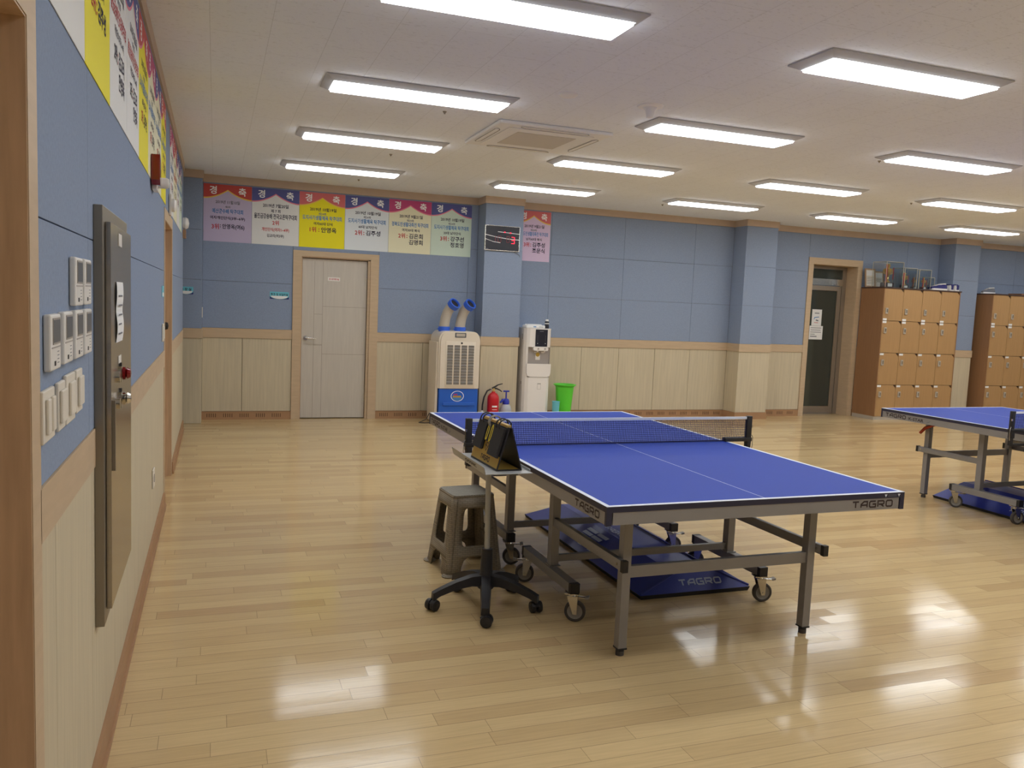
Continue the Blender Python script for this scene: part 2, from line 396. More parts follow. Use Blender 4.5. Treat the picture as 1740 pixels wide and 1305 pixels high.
# ================================================================== SETTING
X1, Y0 = 15.6, -3.6
struct(MB().box(-1.3, X1+.2, Y0-.2, ROOM_Y+2.5, -0.1, 0, 'floor').build('floor'), 'pale maple strip floor with glossy varnish', 'floor')
struct(MB().box(-1.3, X1+.2, Y0-.2, ROOM_Y+2.5, CEIL, CEIL+.1, 'ceil').build('ceiling'), 'off-white mineral tile ceiling', 'ceiling')
RAIL0, RAIL1, CR0 = 1.0, 1.115, 2.83
def skin(mb, F, a0, a1, z0, z1, sa, sz, m, th=0.01, gap=0.003):
    av = [a0]+[a for a in sa if a0+.02 < a < a1-.02]+[a1]; zv = [z0]+[z for z in sz if z0+.02 < z < z1-.02]+[z1]
    for i in range(len(av)-1):
        for j in range(len(zv)-1):
            mb.box(av[i]+gap/2, av[i+1]-gap/2, zv[j]+gap/2, zv[j+1]-gap/2, -th, 0, m, F, bev=0.0012)
def vents(mb, F, a0, a1, z0, z1, n):
    # brown skirting board with groups of five ventilation slots
    mb.box(a0, a1, z0, z1, -.01, n, 'base', F); mb.box(a0, a1, z1-.006, z1, n, n+.004, 'base', F)
    a = a0+.06
    while a+.11 < a1:
        for k in range(5): mb.box(a+k*.024, a+k*.024+.007, z0+.03, z1-.025, n, n+.0012, 'slot', F)
        a += .19
# ---- back wall
wb = MB(); D1 = (1.335, 2.19, 2.03); D2 = (9.05, 9.91, 2.375)
for a, b, z0, z1 in ((-1.3, D1[0], 0, CEIL), (D1[0], D1[1], D1[2], CEIL), (D1[1], D2[0], 0, CEIL), (D2[0], D2[1], D2[2], CEIL), (D2[1], X1+.2, 0, CEIL)):
    wb.box(a, b, z0, z1, -.30, -.01, 'back', FB)
SZ = (1.68, 2.25)
segs = [(.19, 1.235), (2.295, 3.6), (4.12, 7.58), (8.12, 8.96), (10.0, 11.58), (12.12, X1)]
blue_s = (3.48, 4.65, 5.77, 6.92, 10.9, 13.3, 14.45)
pan_s = (.65, 2.9, 4.6, 5.185, 5.77, 6.355, 6.94, 8.29, 10.6, 11.2, 12.7, 13.3, 13.9, 14.5)
for a, b in segs:
    skin(wb, FB, a, b, RAIL1, CR0, blue_s, SZ, 'blue'); skin(wb, FB, a, b, .1, RAIL0, pan_s, (), 'panel', gap=.005)
skin(wb, FB, 1.235, 2.295, 2.1, CR0, (), SZ, 'blue'); skin(wb, FB, 8.96, 10.0, 2.47, CR0, (), (), 'blue')
COLS = [(-1.25, .19), (3.6, 4.12), (7.58, 8.12), (11.58, 12.12)]; CN = .31
for i, (a, b) in enumerate(COLS):
    wb.box(a+.01, b-.01, 0, CEIL, -.01, CN-.01, 'back', FB)
    F2 = frame((0, ROOM_Y-CN, 0), (1, 0, 0), (0, 0, 1), (0, -1, 0))
    skin(wb, F2, a, b, RAIL1, CR0, (), SZ, 'blue'); skin(wb, F2, a, b, .1 if i else 0, RAIL0, (), (), 'panel')
    for F3 in (frame((a, ROOM_Y, 0), (0, -1, 0), (0, 0, 1), (-1, 0, 0)), frame((b, ROOM_Y-CN, 0), (0, 1, 0), (0, 0, 1), (1, 0, 0))):
        skin(wb, F3, 0, CN, RAIL1, CR0, (), SZ, 'blue', gap=.001); skin(wb, F3, 0, CN, .1 if i else 0, RAIL0, (), (), 'panel', gap=.001)
struct(wb.build('wall_back'), 'back wall of blue fabric panels over pale wood wainscot', 'wall')
def ring_trim(name, z0, z1, n, m, label):
    t = MB()
    for a, b in ([(.19, 3.6), (4.12, 7.58), (8.12, 11.58), (12.12, X1)] if z0 > 2 else segs): t.box(a, b, z0, z1, -.01, n, m, FB)
    for a, b in COLS: t.box(a-n, b+n, z0, z1, -.01, CN+n, m, FB)
    return struct(t.build(name), label, 'trim')
ring_trim('trim_1', RAIL0, RAIL1, .010, 'trim', 'beige wood dado rail along the back wall')
ring_trim('trim_2', CR0, CEIL, .012, 'crown', 'beige cornice band along the top of the back wall')
bb = MB()
for a, b in segs: vents(bb, FB, a, b, 0, .1, .012)
for a, b in COLS[1:]: bb.box(a-.012, b+.012, 0, .1, 0, CN+.012, 'base', FB)
struct(bb.build('baseboard_back'), 'brown slotted skirting board along the back wall', 'baseboard')
# ---- left wall
LY1 = 9.80; D3 = (6.32, 7.30, 2.03); D4 = (.85, 1.80, 2.03)
wl = MB()
for a, b, z0, z1 in ((Y0, D4[0], 0, CEIL), (D4[0], D4[1], D4[2], CEIL), (D4[1], D3[0], 0, CEIL), (D3[0], D3[1], D3[2], CEIL), (D3[1], LY1, 0, CEIL)):
    wl.box(a, b, z0, z1, -.25, -.01, 'back', FL)
lb = (2.6, 3.755, 4.91, 6.06, 8.4); lp = (2.06, 2.64, 3.22, 3.8, 4.38, 4.96, 5.54, 8.0, 8.6, 9.2)
for a, b in ((Y0, D4[0]-.07), (D4[1]+.08, D3[0]-.07), (D3[1]+.07, LY1)):
    skin(wl, FL, a, b, RAIL1, CR0, lb, (1.67,), 'blue'); skin(wl, FL, a, b, .1, RAIL0, lp, (), 'panel', gap=.003)
skin(wl, FL, D4[0]-.07, D4[1]+.08, D4[2]+.08, CR0, (), (), 'blue'); skin(wl, FL, D3[0]-.07, D3[1]+.07, D3[2]+.08, CR0, (), (), 'blue')
wl.box(-.25, 0, LY1-.002, LY1+.001, 0, CEIL, 'blue')
struct(wl.build('wall_left'), 'left wall of blue fabric panels over pale wood wainscot', 'wall')
t3 = MB()
for a, b in ((Y0, D4[0]-.07), (D4[1]+.08, D3[0]-.07), (D3[1]+.07, LY1)): t3.box(a, b, RAIL0, RAIL1, -.01, .004, 'trim', FL)
struct(t3.build('trim_3'), 'beige wood dado rail along the left wall', 'trim')
t4 = MB().box(Y0, LY1, CR0, CEIL, -.01, .012, 'crown', FL); struct(t4.build('trim_4'), 'beige cornice band along the top of the left wall', 'trim')
bl = MB()
for a, b in ((Y0, D4[0]-.07), (D4[1]+.08, D3[0]-.07), (D3[1]+.07, LY1)):
    bl.box(a, b, 0, .1, -.01, .012, 'base', FL); bl.box(a, b, 0, .02, .012, .02, 'base', FL)
struct(bl.build('baseboard_left'), 'brown skirting board along the left wall', 'baseboard')
# ---- unseen walls that close the room
struct(MB().box(X1, X1+.2, Y0, ROOM_Y, 1.05, CEIL, 'blue').box(X1, X1+.2, Y0, ROOM_Y, 0, 1.05, 'panel').build('wall_right'))
struct(MB().box(-1.3, X1+.2, Y0-.2, Y0, 1.05, CEIL, 'blue').box(-1.3, X1+.2, Y0-.2, Y0, 0, 1.05, 'panel').build('wall_front'))
struct(MB().box(-1.45, -1.3, LY1-1, ROOM_Y+.3, 0, CEIL, 'blue').box(-1.3, -.25, LY1-.1, LY1, 0, CEIL, 'panel').build('wall_corridor'))

# ---- doors
d = thing('door_1', 'closed greige wooden door with lever handle in the back wall', 'door'); d['kind'] = 'structure'
f = MB()
f.box(1.235, D1[0], 0, 2.10, -.01, .018, 'trim', FB); f.box(D1[1], 2.295, 0, 2.10, -.01, .018, 'trim', FB); f.box(D1[0], D1[1], D1[2], 2.10, -.01, .018, 'trim', FB)
f.box(D1[0], D1[0]+.012, 0, D1[2], -.15, .0, 'jamb', FB); f.box(D1[1]-.03, D1[1], 0, D1[2], -.15, .0, 'trim', FB); f.box(D1[0], D1[1], D1[2]-.012, D1[2], -.15, 0, 'jamb', FB)
f.box(D1[0], D1[1], 0, D1[2], -.16, -.15, 'dark', FB)
f.build('door_frame', d)
lf = MB(); lf.box(D1[0]+.018, D1[1]-.036, .01, D1[2]-.02, -.085, -.045, 'door', FB, bev=.002)
for a, z0, z1 in ((1.50, .02, 1.98), (1.605, .02, 1.98)): lf.box(a, a+.004, z0, z1, -.045, -.0442, 'groove', FB)
for a0, a1, z in ((1.605, D1[1]-.04, 1.42), (1.605, D1[1]-.04, .82), (1.50, 1.605, 1.32), (1.50, 1.605, .94), (1.5, 1.605, .93)): lf.box(a0, a1, z, z+.004, -.045, -.0441, 'groove', FB)
lf = lf.build('door_leaf', d)
h = MB(); h.cyl((1.405, 1.02, -.045), (1.405, 1.02, -.035), .026, 'chrome', FB); h.cyl((1.405, 1.02, -.035), (1.405, 1.02, .012), .010, 'chrome', FB)
h.tube([(1.405, 1.02, .008), (1.43, 1.02, .014), (1.47, 1.018, .014), (1.525, 1.012, .010)], [.011, .011, .009, .006], 'chrome', FB)
h.build('handle', lf)
hg = MB()
for z in (.25, 1.05, 1.8): hg.cyl((D1[1]-.033, z, -.04), (D1[1]-.033, z+.1, -.04), .007, 'chrome', FB)
hg.build('hinge', lf)
pl = MB(); pl.box(1.665, 1.815, 1.745, 1.79, -.0448, -.041, 'white', FB); pl.text('호수관리창고실', 1.74, 1.755, .024, 'inkred', FB, z=-.0405, maxw=.125)
pl.build('name_plate', d)
# glass door in its recess
d2 = thing('door_2', 'tall dark glass door in aluminium frame with two taped notices', 'door'); d2['kind'] = 'structure'
f = MB(); RN = -.25
f.box(8.96, D2[0], 0, 2.475, -.01, .014, 'trim', FB); f.box(D2[1], 10.0, 0, 2.475, -.01, .014, 'trim', FB); f.box(D2[0], D2[1], D2[2], 2.475, -.01, .014, 'trim', FB)
f.box(D2[0]-.01, D2[0]+.004, 0, D2[2], RN-.04, 0, 'trim', FB); f.box(D2[1]-.004, D2[1]+.01, 0, D2[2], RN-.04, 0, 'trim', FB); f.box(D2[0], D2[1], D2[2]-.004, D2[2]+.01, RN-.04, 0, 'trim', FB)
f.build('door_casing', d2)
f = MB(); a0, a1 = D2[0]+.005, D2[1]-.005; n0, n1 = RN-.03, RN+.03
f.box(a0, a0+.045, 0, D2[2]-.005, n0, n1, 'aludoor', FB); f.box(a1-.075, a1, 0, D2[2]-.005, n0, n1, 'aludoor', FB)
f.box(a0+.045, a1-.075, D2[2]-.05, D2[2]-.005, n0, n1, 'aludoor', FB); f.box(a0+.045, a1-.075, 2.07, 2.17, n0, n1+.015, 'chrome', FB)
f.build('door_frame', d2)
lf = MB(); b0, b1 = a0+.05, a1-.08
lf.box(b0, b0+.03, .01, 2.06, n0+.01, n1-.01, 'aludoor', FB); lf.box(b1-.075, b1, .01, 2.06, n0+.01, n1-.01, 'aludoor', FB)
lf.box(b0+.03, b1-.075, 1.99, 2.06, n0+.01, n1-.01, 'aludoor', FB); lf.box(b0+.03, b1-.075, .01, .12, n0+.01, n1-.01, 'aludoor', FB)
lf.box(b1-.08, b1-.075, .12, 1.99, n1-.01, n1-.007, 'chrome', FB); lf.box(b0+.03, b1-.08, .12, .125, n1-.01, n1-.007, 'chrome', FB); lf.box(b0+.03, b1-.08, 1.985, 1.99, n1-.01, n1-.007, 'chrome', FB)
lf = lf.build('door_leaf', d2)
MB().box(b0+.03, b1-.075, .12, 1.99, -.005+RN, .005+RN, 'dglass', FB).build('glass_pane', lf)
MB().box(a0+.045, a1-.075, 2.17, D2[2]-.05, -.005+RN, .005+RN, 'dglass', FB).build('transom_pane', d2)
n = MB(); n.box(9.30, 9.49, 1.42, 1.68, .006+RN, .007+RN, 'paper', FB)
n.stroke([(9.35, 1.62), (9.44, 1.62)], .014, 'inkgrey', FB, .0075+RN); n.stroke([(9.345, 1.52), (9.355, 1.55), (9.44, 1.56)], .012, 'inkblue', FB, .0075+RN); n.stroke([(9.35, 1.47), (9.43, 1.47)], .008, 'inkred', FB, .0075+RN); n.stroke([(9.38, 1.51), (9.43, 1.50)], .02, 'inkgrey', FB, .0075+RN)
tag(n.build('paper_notice'), 'small white notice with coloured picture, upper one taped on the glass door', 'notice')
n = MB(); n.box(9.27, 9.53, 1.20, 1.418, .006+RN, .0072+RN, 'paper', FB)
for k, (u0, u1) in enumerate(((9.29, 9.50), (9.295, 9.49), (9.29, 9.50), (9.29, 9.38), (9.29, 9.42))): n.stroke([(u0, 1.385-k*.034), (u1, 1.385-k*.034)], .009 if k != 4 else .014, 'inkgrey', FB, .0077+RN)
tag(n.build('paper_notice'), 'wide white typed notice, lower one taped on the glass door', 'notice')
# left wall doors
def left_door(name, D, label, knob, near, far):
    d = thing(name, label, 'door'); d['kind'] = 'structure'
    f = MB(); dep = .12
    f.box(D[0]-near, D[0], 0, D[2]+.08, -.01, .004, 'trim', FL); f.box(D[1], D[1]+far, 0, D[2]+.08, -.01, .004, 'trim', FL); f.box(D[0], D[1], D[2], D[2]+.08, -.01, .004, 'trim', FL)
    f.build('door_casing', d)
    f = MB(); f.box(D[0]-.01, D[0]+.004, 0, D[2], -.22, .002, 'jamb', FL); f.box(D[1]-.004, D[1]+.01, 0, D[2], -.22, .002, 'jamb', FL); f.box(D[0]+.004, D[1]-.004, D[2]-.004, D[2]+.01, -.22, .002, 'jamb', FL)
    f.box(D[0], D[1], 0, D[2], -.24, -.23, 'dark', FL); f.build('door_jamb', d)
    lf = MB().box(D[0]+.005, D[1]-.005, .008, D[2]-.006, -.16, -dep, 'jamb', FL).build('door_leaf', d)
    if knob:
        k = MB(); ky = D[1]-.08; k.cyl((ky, 1.25, -dep), (ky, 1.25, -.04), .012, 'black', FL); k.lathe([(.001, 0), (.028, .006), (.032, .02), (.026, .04), (.001, .046)], 'black', FL @ T(ky, 1.25, -.062)); k.build('knob', lf)
    return d
left_door('door_3', D3, 'brown wooden door set back in the middle of the left wall', True, .07, .07)
left_door('door_4', D4, 'brown wooden doorway at the left edge nearest the camera', False, .07, .085)

# ================================================================== CEILING FITTINGS
def lamp():
    t = thing('ceiling_light', '', 'ceiling light', (0, 0, CEIL), group='rectangular LED panels on the ceiling')
    f = MB(); w, l, b = .121, .578, .058
    o4 = [(-l-b, -w-b), (l+b, -w-b), (l+b, w+b), (-l-b, w+b)]; i4 = [(-l-.008, -w-.008), (l+.008, -w-.008), (l+.008, w+.008), (-l-.008, w+.008)]
    for k in range(4):
        a, b_, c_, d_ = o4[k], o4[(k+1) % 4], i4[(k+1) % 4], i4[k]
        f.hexa([(*a, -.001), (*b_, -.001), (*c_, -.001), (*d_, -.001)], [(*a, -.008), (*b_, -.008), (*c_, -.034), (*d_, -.034)], 'lampframe')
    f.build('frame', t)
    MB().box(-l, l, -w, w, -.046, -.004, 'lamp').build('diffuser', t)
    return t
ordn = ['first', 'second', 'third', 'fourth', 'fifth', 'unseen sixth']
L0 = lamp(); first = True
for i, x_ in enumerate((1.61, 3.94, 6.23, 8.49, 10.77, 13.05)):
    for j, y in enumerate((9.06, 7.28, 5.51, 3.74, 1.97, .2)):  # nearest two rows and last column are unseen lamps added to brighten the room
        x = x_
        lab = 'white LED panel light, %s row from back wall, %s from left wall' % (ordn[j], ordn[i])
        if first: L0.location = (x, y, CEIL); L0['label'] = lab; first = False
        else: dup(L0, (x, y, CEIL), label=lab)
ac = thing('air_conditioner', 'square white cassette air conditioner flush in the ceiling', 'air conditioner', (2.80, 6.45, CEIL))
b_ = MB(); b_.box(-.47, .47, -.47, .47, -.028, 0, 'acw', bev=.01); b_.box(-.36, .36, -.36, .36, -.034, -.028, 'acw', bev=.003); b_.build('housing', ac)
MB().box(-.25, .25, -.25, .25, -.037, -.034, 'acgrill').build('grille', ac)
for k in range(4):
    v = MB(); pts = [(-.24, .395), (-.275, .41), (-.285, .425), (-.265, .44), (.265, .44), (.285, .425), (.275, .41), (.24, .395)]
    v.prism(pts, -.0335, -.028, 'acw'); v.stroke(pts+[pts[0]], .006, 'shadowgrey', z=-.0345, M=None)
    # the outline faces downward
    o = v.build('air_vane', ac); o.rotation_euler = (0, 0, k*PI/2); o.location = (0, 0, 0)
tag(MB().lathe([(.001, -.02), (.05, -.018), (.062, -.008), (.062, 0)], 'acw', T(2.49, 5.08, CEIL)).build('ceiling_vent'), 'small flat round ceiling disc nearest the air conditioner', 'ceiling disc', 'ceiling fittings')
tag(MB().lathe([(.001, -.085), (.022, -.08), (.034, -.03), (.05, -.012), (.085, -.01), (.09, 0)], 'acw', T(3.1, 5.09, CEIL)).build('smoke_detector'), 'cone shaped smoke detector between two light rows', 'smoke detector', 'ceiling fittings')
tag(MB().lathe([(.001, -.05), (.03, -.045), (.045, -.02), (.06, 0)], 'acw', T(4.0, 8.37, CEIL)).build('smoke_detector'), 'small round smoke detector near the back light rows', 'smoke detector', 'ceiling fittings')
for (x, y), w_ in zip(((1.9, 5.98), (1.9, 7.95), (1.9, 9.82), (3.35, 7.2), (5.75, 7.5), (5.78, 9.55), (7.95, 7.6), (5.75, 5.8)), ('the second light from the wall', 'the third light of the left row', 'the last light of the left row', 'the air conditioner', 'the third light of the third column', 'the last light of the third column', 'the third light of the fourth column', 'the second light of the third column')):
    tag(MB().lathe([(.006, -.018), (.007, -.012), (.014, -.003), (.016, 0)], 'steelr', T(x, y, CEIL), seg=12).build('sprinkler_head'), 'tiny dark sprinkler head beside ' + w_, 'sprinkler', 'ceiling sprinklers')

# ================================================================== POSTERS
def poster(F, a0, a1, z0, z1, paper, head, edge, lines, label, grp, n=.003, empty=False):
    w, h = a1-a0, z1-z0; pb = MB()
    pb.box(a0+.002, a1-.002, z0, z1, n-.002, n, P_COL[paper], F)
    def curve(d0, d1, off):
        pts = []
        for k in range(25):
            x = k/24; t = abs(2*x-1); pts.append((a0+.002+x*(w-.004), z1-(d0+(d1-d0)*(1-(1-t)**1.9))*h-off))
        return pts
    c1 = curve(.085, .235, 0); c2 = curve(.085, .235, .014)
    for k in range(24):
        (xa, ya), (xb, yb) = c1[k], c1[k+1]; yc, yd = c2[k][1], c2[k+1][1]
        pb.quad((xa, ya, n+.0006), (xb, yb, n+.0006), (xb, z1, n+.0006), (xa, z1, n+.0006), H_COL[head], F)
        pb.quad((xa, yc, n+.0006), (xb, yd, n+.0006), (xb, yb, n+.0006), (xa, ya, n+.0006), E_COL[edge], F)
    pb.text('경', a0+.20*w, z1-.175*h, .096, 'wprint', F, z=n+.0012); pb.text('축', a0+.80*w, z1-.18*h, .096, 'wprint', F, z=n+.0012)
    for (s, fx, fy, hh, c, al, mw) in lines: pb.text(s, a0+fx*w, z1-fy*h, hh, c, F, z=n+.0012, align=al, maxw=mw*w)
    return tag(pb.build('poster'), label, 'poster', grp)
G1 = 'award posters in a row on the back wall'; G2 = 'award posters along the top of the left wall'
def std(date, rnd, title, sub, rank, names, tc='inkblue'):
    out = [(date, .52, .335, .044, 'ink', 'c', .58), (rnd, .5, .405, .032, 'inkgrey', 'c', .3), (title, .5, .50, .058, tc, 'c', .86), (sub, .52, .59, .038, 'ink', 'c', .7), (rank, .23, .72, .064, 'inkred', 'l', .16), (':', .42, .71, .04, 'inkred', 'l', .1)]
    for k, nm in enumerate(names): out.append((nm, .48, .72+k*.115, .066, 'ink', 'l', .42))
    return out
ZB, ZT = 2.145, 2.815
poster(FB, .195, .742, ZB, ZT, 'lilac', 'red', 'yel', [('2019년 11월10일', .5, .335, .042, 'inkgrey', 'c', .5), ('제2회', .5, .405, .024, 'inkgrey', 'c', .2), ('예산군수배 탁구대회', .5, .505, .056, 'inkblue', 'c', .64), ('여자개인단식(3부~6부)', .5, .62, .046, 'ink', 'c', .72), ('3위', .17, .785, .064, 'inkred', 'l', .15), (':', .34, .75, .034, 'ink', 'l', .05), ('안영옥(여6)', .39, .785, .068, 'ink', 'l', .46)], 'lilac award poster with a red banner, leftmost on the back wall', G1)
poster(FB, .742, 1.297, ZB, ZT, 'white', 'blue', 'pk', [('2019년 7월20일', .5, .335, .046, 'ink', 'c', .54), ('제 7 회', .5, .425, .040, 'ink', 'c', .2), ('울진금강송배 전국오픈탁구대회', .5, .54, .064, 'ink', 'c', .9), ('2위', .5, .645, .056, 'inkred', 'c', .16), ('개인단식(여자1~4부)', .5, .77, .052, 'inkred', 'c', .58), ('김교리(여3부)', .5, .875, .046, 'ink', 'c', .36)], 'grey white award poster with blue banner and red lines, beside the lilac one', G1)
poster(FB, 1.297, 1.853, ZB, ZT, 'yellow', 'coral', 'yel', std('2019년 10월19일', '제24회', '도지사기생활체육 탁구대회', '여자60대 단식', '1위', ['안영옥']), 'bright yellow award poster with coral banner above the closed door', G1)
poster(FB, 1.853, 2.405, ZB, ZT, 'pale', 'blue', 'pk', std('2019년 10월19일', '제24회', '도지사기생활체육 탁구대회', '60대 남자단식', '2위', ['김주성']), 'pale award poster with blue banner right of the yellow one', G1)
poster(FB, 2.405, 2.96, ZB, ZT, 'cream', 'magenta', 'pk', std('2019년 9월21일', '제29회', '경북도민생활대축전 탁구대회', '여자30대 복식', '2위', ['김은희', '김명희']), 'cream award poster with magenta banner and two names', G1)
poster(FB, 2.96, 3.505, ZB, ZT, 'mint', 'blue', 'pk', std('2019년 10월19일', '제24회', '도지사기생활체육 탁구대회', '20대 남자단식', '3위', ['강구선', '정호영']), 'mint green award poster with blue banner left of the clock pillar', G1)
poster(FB, 4.135, 4.63, ZB, ZT, 'pink', 'coral', 'yel', std('2019년 9월21일', '제29회', '경북도민생활대축전 탁구대회', '남자60대 복식', '3위', ['김주성', '조문식']), 'pinkish lilac award poster right of the clock pillar', G1)
gen = lambda: std('2019년 10월19일', '제24회', '도지사기생활체육 탁구대회', '60대 남자단식', '2위', ['김주성'])
gen2 = lambda: [(a, b, c, d_, ('inkred' if k in (2, 5) else 'ink'), f_, g) for k, (a, b, c, d_, e_, f_, g) in enumerate(std('2019년 7월20일', '제 7 회', '울진금강송배 전국오픈탁구대회', '개인단식(여자1~4부)', '2위', ['김교리', '안영옥']))]
LP = [(1.98, 2.54, 'white', 'blue', gen, 'grey white award poster cut by the top edge of the photo'), (2.54, 3.10, 'yellow', 'coral', gen, 'nearest bright yellow award poster on the left wall'),
      (3.10, 3.66, 'white', 'blue', gen2, 'off-white award poster touching the nearest yellow one'), (3.66, 4.21, 'white', 'blue', gen2, 'off-white award poster left of the second yellow one'),
      (4.21, 4.76, 'yellow', 'red', gen, 'second bright yellow award poster on the left wall'), (4.76, 5.31, 'cream', 'magenta', gen, 'cream award poster with magenta banner above the red siren'),
      (5.31, 5.86, 'cream', 'blue', gen, 'cream award poster with blue banner beside the red siren'), (5.86, 6.38, 'yellow', 'red', gen, 'farthest bright yellow award poster, above the brown door'),
      (6.94, 7.53, 'white', 'magenta', gen, 'white award poster with magenta banner beside the speaker'), (7.53, 8.12, 'cream', 'red', gen2, 'cream award poster with red banner past the brown door'),
      (8.12, 8.71, 'white', 'blue', gen, 'white award poster with blue banner, second from the far corner'), (8.71, 9.3, 'mint', 'blue', gen, 'last award poster on the left wall before the far corner')]
for a, b, p, hd, g, lab in LP: poster(FL, a, b, 2.135, 2.80, p, hd, 'pk', g(), lab, G2)

# ================================================================== LEFT WALL FITTINGS
cb = thing('distribution_cabinet', 'tall brushed steel electrical cabinet set in the left wall', 'cabinet', (0, 0, 0))
b_ = MB(); C0, C1, CZ0, CZ1 = 2.70, 3.40, .50, 1.775
b_.box(C0, C1, CZ0, CZ1, .0005, .026, 'steelr', FL, bev=.002); b_.build('cabinet_frame', cb)
dr = MB().box(C0+.045, C1-.03, CZ0+.04, CZ1-.045, .027, .042, 'steel', FL, bev=.0015).build('door', cb)
for z, nm in ((1.25, 'redc'), (1.165, 'chrome')):
    k = MB(); k.cyl((2.90, z, .042), (2.90, z, .052), .018, 'chrome', FL); k.build('lock_button', dr)
    k = MB(); k.lathe([(.022, -.012), (.022, 0), (.014, .002), (.02, .006), (.014, .016), (.001, .018)], nm, FL @ T(3.045, z, .054)); k.build('latch_knob', dr)
    k = MB(); k.box(2.955, 2.985, z-.022, z+.03, .042, .05, 'chrome', FL); k.box(2.985, 2.995, z, z+.04, .042, .048, 'black', FL); k.build('lock_plate', dr)
k = MB(); k.box(2.775, 2.785, .97, 1.19, .042, .05, 'steelr', FL); k.box(2.79, 2.80, .97, 1.19, .042, .047, 'chrome', FL); k.build('handle', dr)
k = MB(); k.box(2.95, 3.04, 1.67, 1.71, .0425, .044, 'white', FL); k.build('label_plate', dr)
k = MB(); k.box(2.94, 3.02, 1.29, 1.315, .0425, .0432, 'white', FL); k.build('sticker', dr)
pp = MB(); vs = []; 
for i in range(13):
    z = 1.362+i*.016; o = .0435+.004*abs(math.sin(i*.5)); vs += [(2.865+.007*math.sin(i*.6), z, o), (3.03+.007*math.sin(i*.6), z, o+.002)]
pp.add(vs, [(2*i, 2*i+1, 2*i+3, 2*i+2) for i in range(12)], 'paper', FL)
for k in range(5): pp.stroke([(2.89, 1.51-.03*k), (2.985-.02*(k == 3), 1.51-.03*k)], .005, 'inkgrey', FL, .0502)
tag(pp.build('paper_note', solid=.0006), 'curled white paper note taped to the steel cabinet door', 'paper')

def thermostat():
    t = thing('thermostat', '', 'thermostat', (0, 0, 0), group='heating controllers on the left wall')
    # local: x = into the room, y = along the wall, z = up; size .115 x .12
    F = frame((0, 0, 0), (0, 1, 0), (0, 0, 1), (1, 0, 0))
    MB().box(-.058, .058, -.06, .06, .001, .016, 'white', F, bev=.004).build('body', t)
    s = MB(); s.box(-.038, .046, -.004, .052, .0162, .0175, 'dgrey', F); s.box(-.034, .042, 0, .048, .0175, .018, 'greyd', F); s.build('display', t)
    b = MB(); b.box(-.05, .052, -.012, -.009, .016, .0168, 'dgrey', F); b.box(-.02, -.006, -.05, -.04, .016, .017, 'black', F)
    for k in range(4): b.box(.016, .036, -.022-.008*k, -.0205-.008*k, .016, .0164, 'inkgrey', F)
    b.build('buttons', t); return t
TH = [(2.326, 1.546, 'upper left'), (2.478, 1.547, 'upper right'), (1.993, 1.413, 'leftmost in the lower row of four'), (2.16, 1.415, 'second in the lower row'), (2.325, 1.415, 'third in the lower row'), (2.482, 1.415, 'last in the lower row, next to the cabinet')]
t0 = thermostat()
for i, (y, z, w_) in enumerate(TH):
    lab = 'white wall thermostat with grey display, ' + w_
    if i == 0: t0.location = (0, y, z); t0['label'] = lab
    else: dup(t0, (0, y, z), label=lab)
def switch(y, w_, kind, z=1.262, h=.11, w=.12, lab=''):
    t = thing('light_switch', lab, 'switch', (0, y, z), group='ivory switches under the thermostats')
    F = frame((0, 0, 0), (0, 1, 0), (0, 0, 1), (1, 0, 0))
    MB().box(-w/2, w/2, -h/2, h/2, .001, .010, 'ivory', F, bev=.003).build('plate', t)
    for k in range(kind):
        a = -w/4+.005+k*(w/2-.01)/max(1, kind-1) if kind > 1 else 0
        ww = .016 if kind > 1 else .034
        MB().box(a-ww, a+ww, -h*.34, h*.34, .010, .017, 'ivory', F, bev=.003).build('rocker', t)
    return t
switch(1.945, .1, 2, z=1.262, w=.128, lab='ivory double rocker switch, lowest and nearest the doorway')
switch(2.10, .1, 1, z=1.262, w=.085, lab='narrow ivory rocker switch, second from the doorway')
switch(2.225, .1, 1, z=1.265, h=.118, w=.125, lab='wide ivory rocker switch, third from the doorway')
switch(2.36, .1, 1, z=1.268, w=.095, lab='ivory rocker switch nearest the steel cabinet')
so = thing('wall_socket', 'ivory wall socket low on the left wall wainscot', 'socket', (0, 5.15, .44)); F = frame((0, 0, 0), (0, 1, 0), (0, 0, 1), (1, 0, 0))
MB().box(-.055, .055, -.055, .055, .001, .009, 'ivory', F, bev=.003).build('plate', so); MB().lathe([(.001, .0), (.018, .001), (.02, .004), (.024, .004), (.024, 0)], 'dgrey', F @ T(0, 0, .008)).build('socket_face', so)
s_ = thing('fire_siren', 'red fire alarm lamp with white sounder above the left wall door', 'siren', (0, 4.98, 2.18))
MB().prism([(-.05, -.05), (-.02, -.075), (.03, -.075), (.05, -.05), (.05, .05), (.0, .085), (-.05, .085)], .006, .05, 'redc', F).build('lamp_lens', s_)
MB().lathe([(.03, 0), (.03, .045), (.024, .056), (.001, .058)], 'white', F @ T(.135, -.045, .03)).build('sounder', s_)
MB().box(.02, .19, -.095, -.0, .004, .03, 'white', F, bev=.004).build('bracket', s_)
s_ = thing('wall_speaker', 'round ivory emergency sounder above the brown door', 'alarm', (0, 6.84, 2.20))
MB().box(-.05, .05, -.10, .06, .004, .02, 'ivory', F, bev=.003).build('back_plate', s_); MB().lathe([(.05, 0), (.05, .022), (.03, .034), (.001, .036)], 'white', F @ T(.0, -.02, .02)).build('dome', s_)
s_ = thing('wall_bell', 'white round alarm bell at the far end of the left wall', 'alarm', (0, 9.72, 2.27))
MB().lathe([(.06, 0), (.065, .03), (.05, .055), (.001, .065)], 'white', F).build('dome', s_); MB().box(-.04, .12, -.16, -.07, .001, .03, 'base', F).build('bracket', s_)
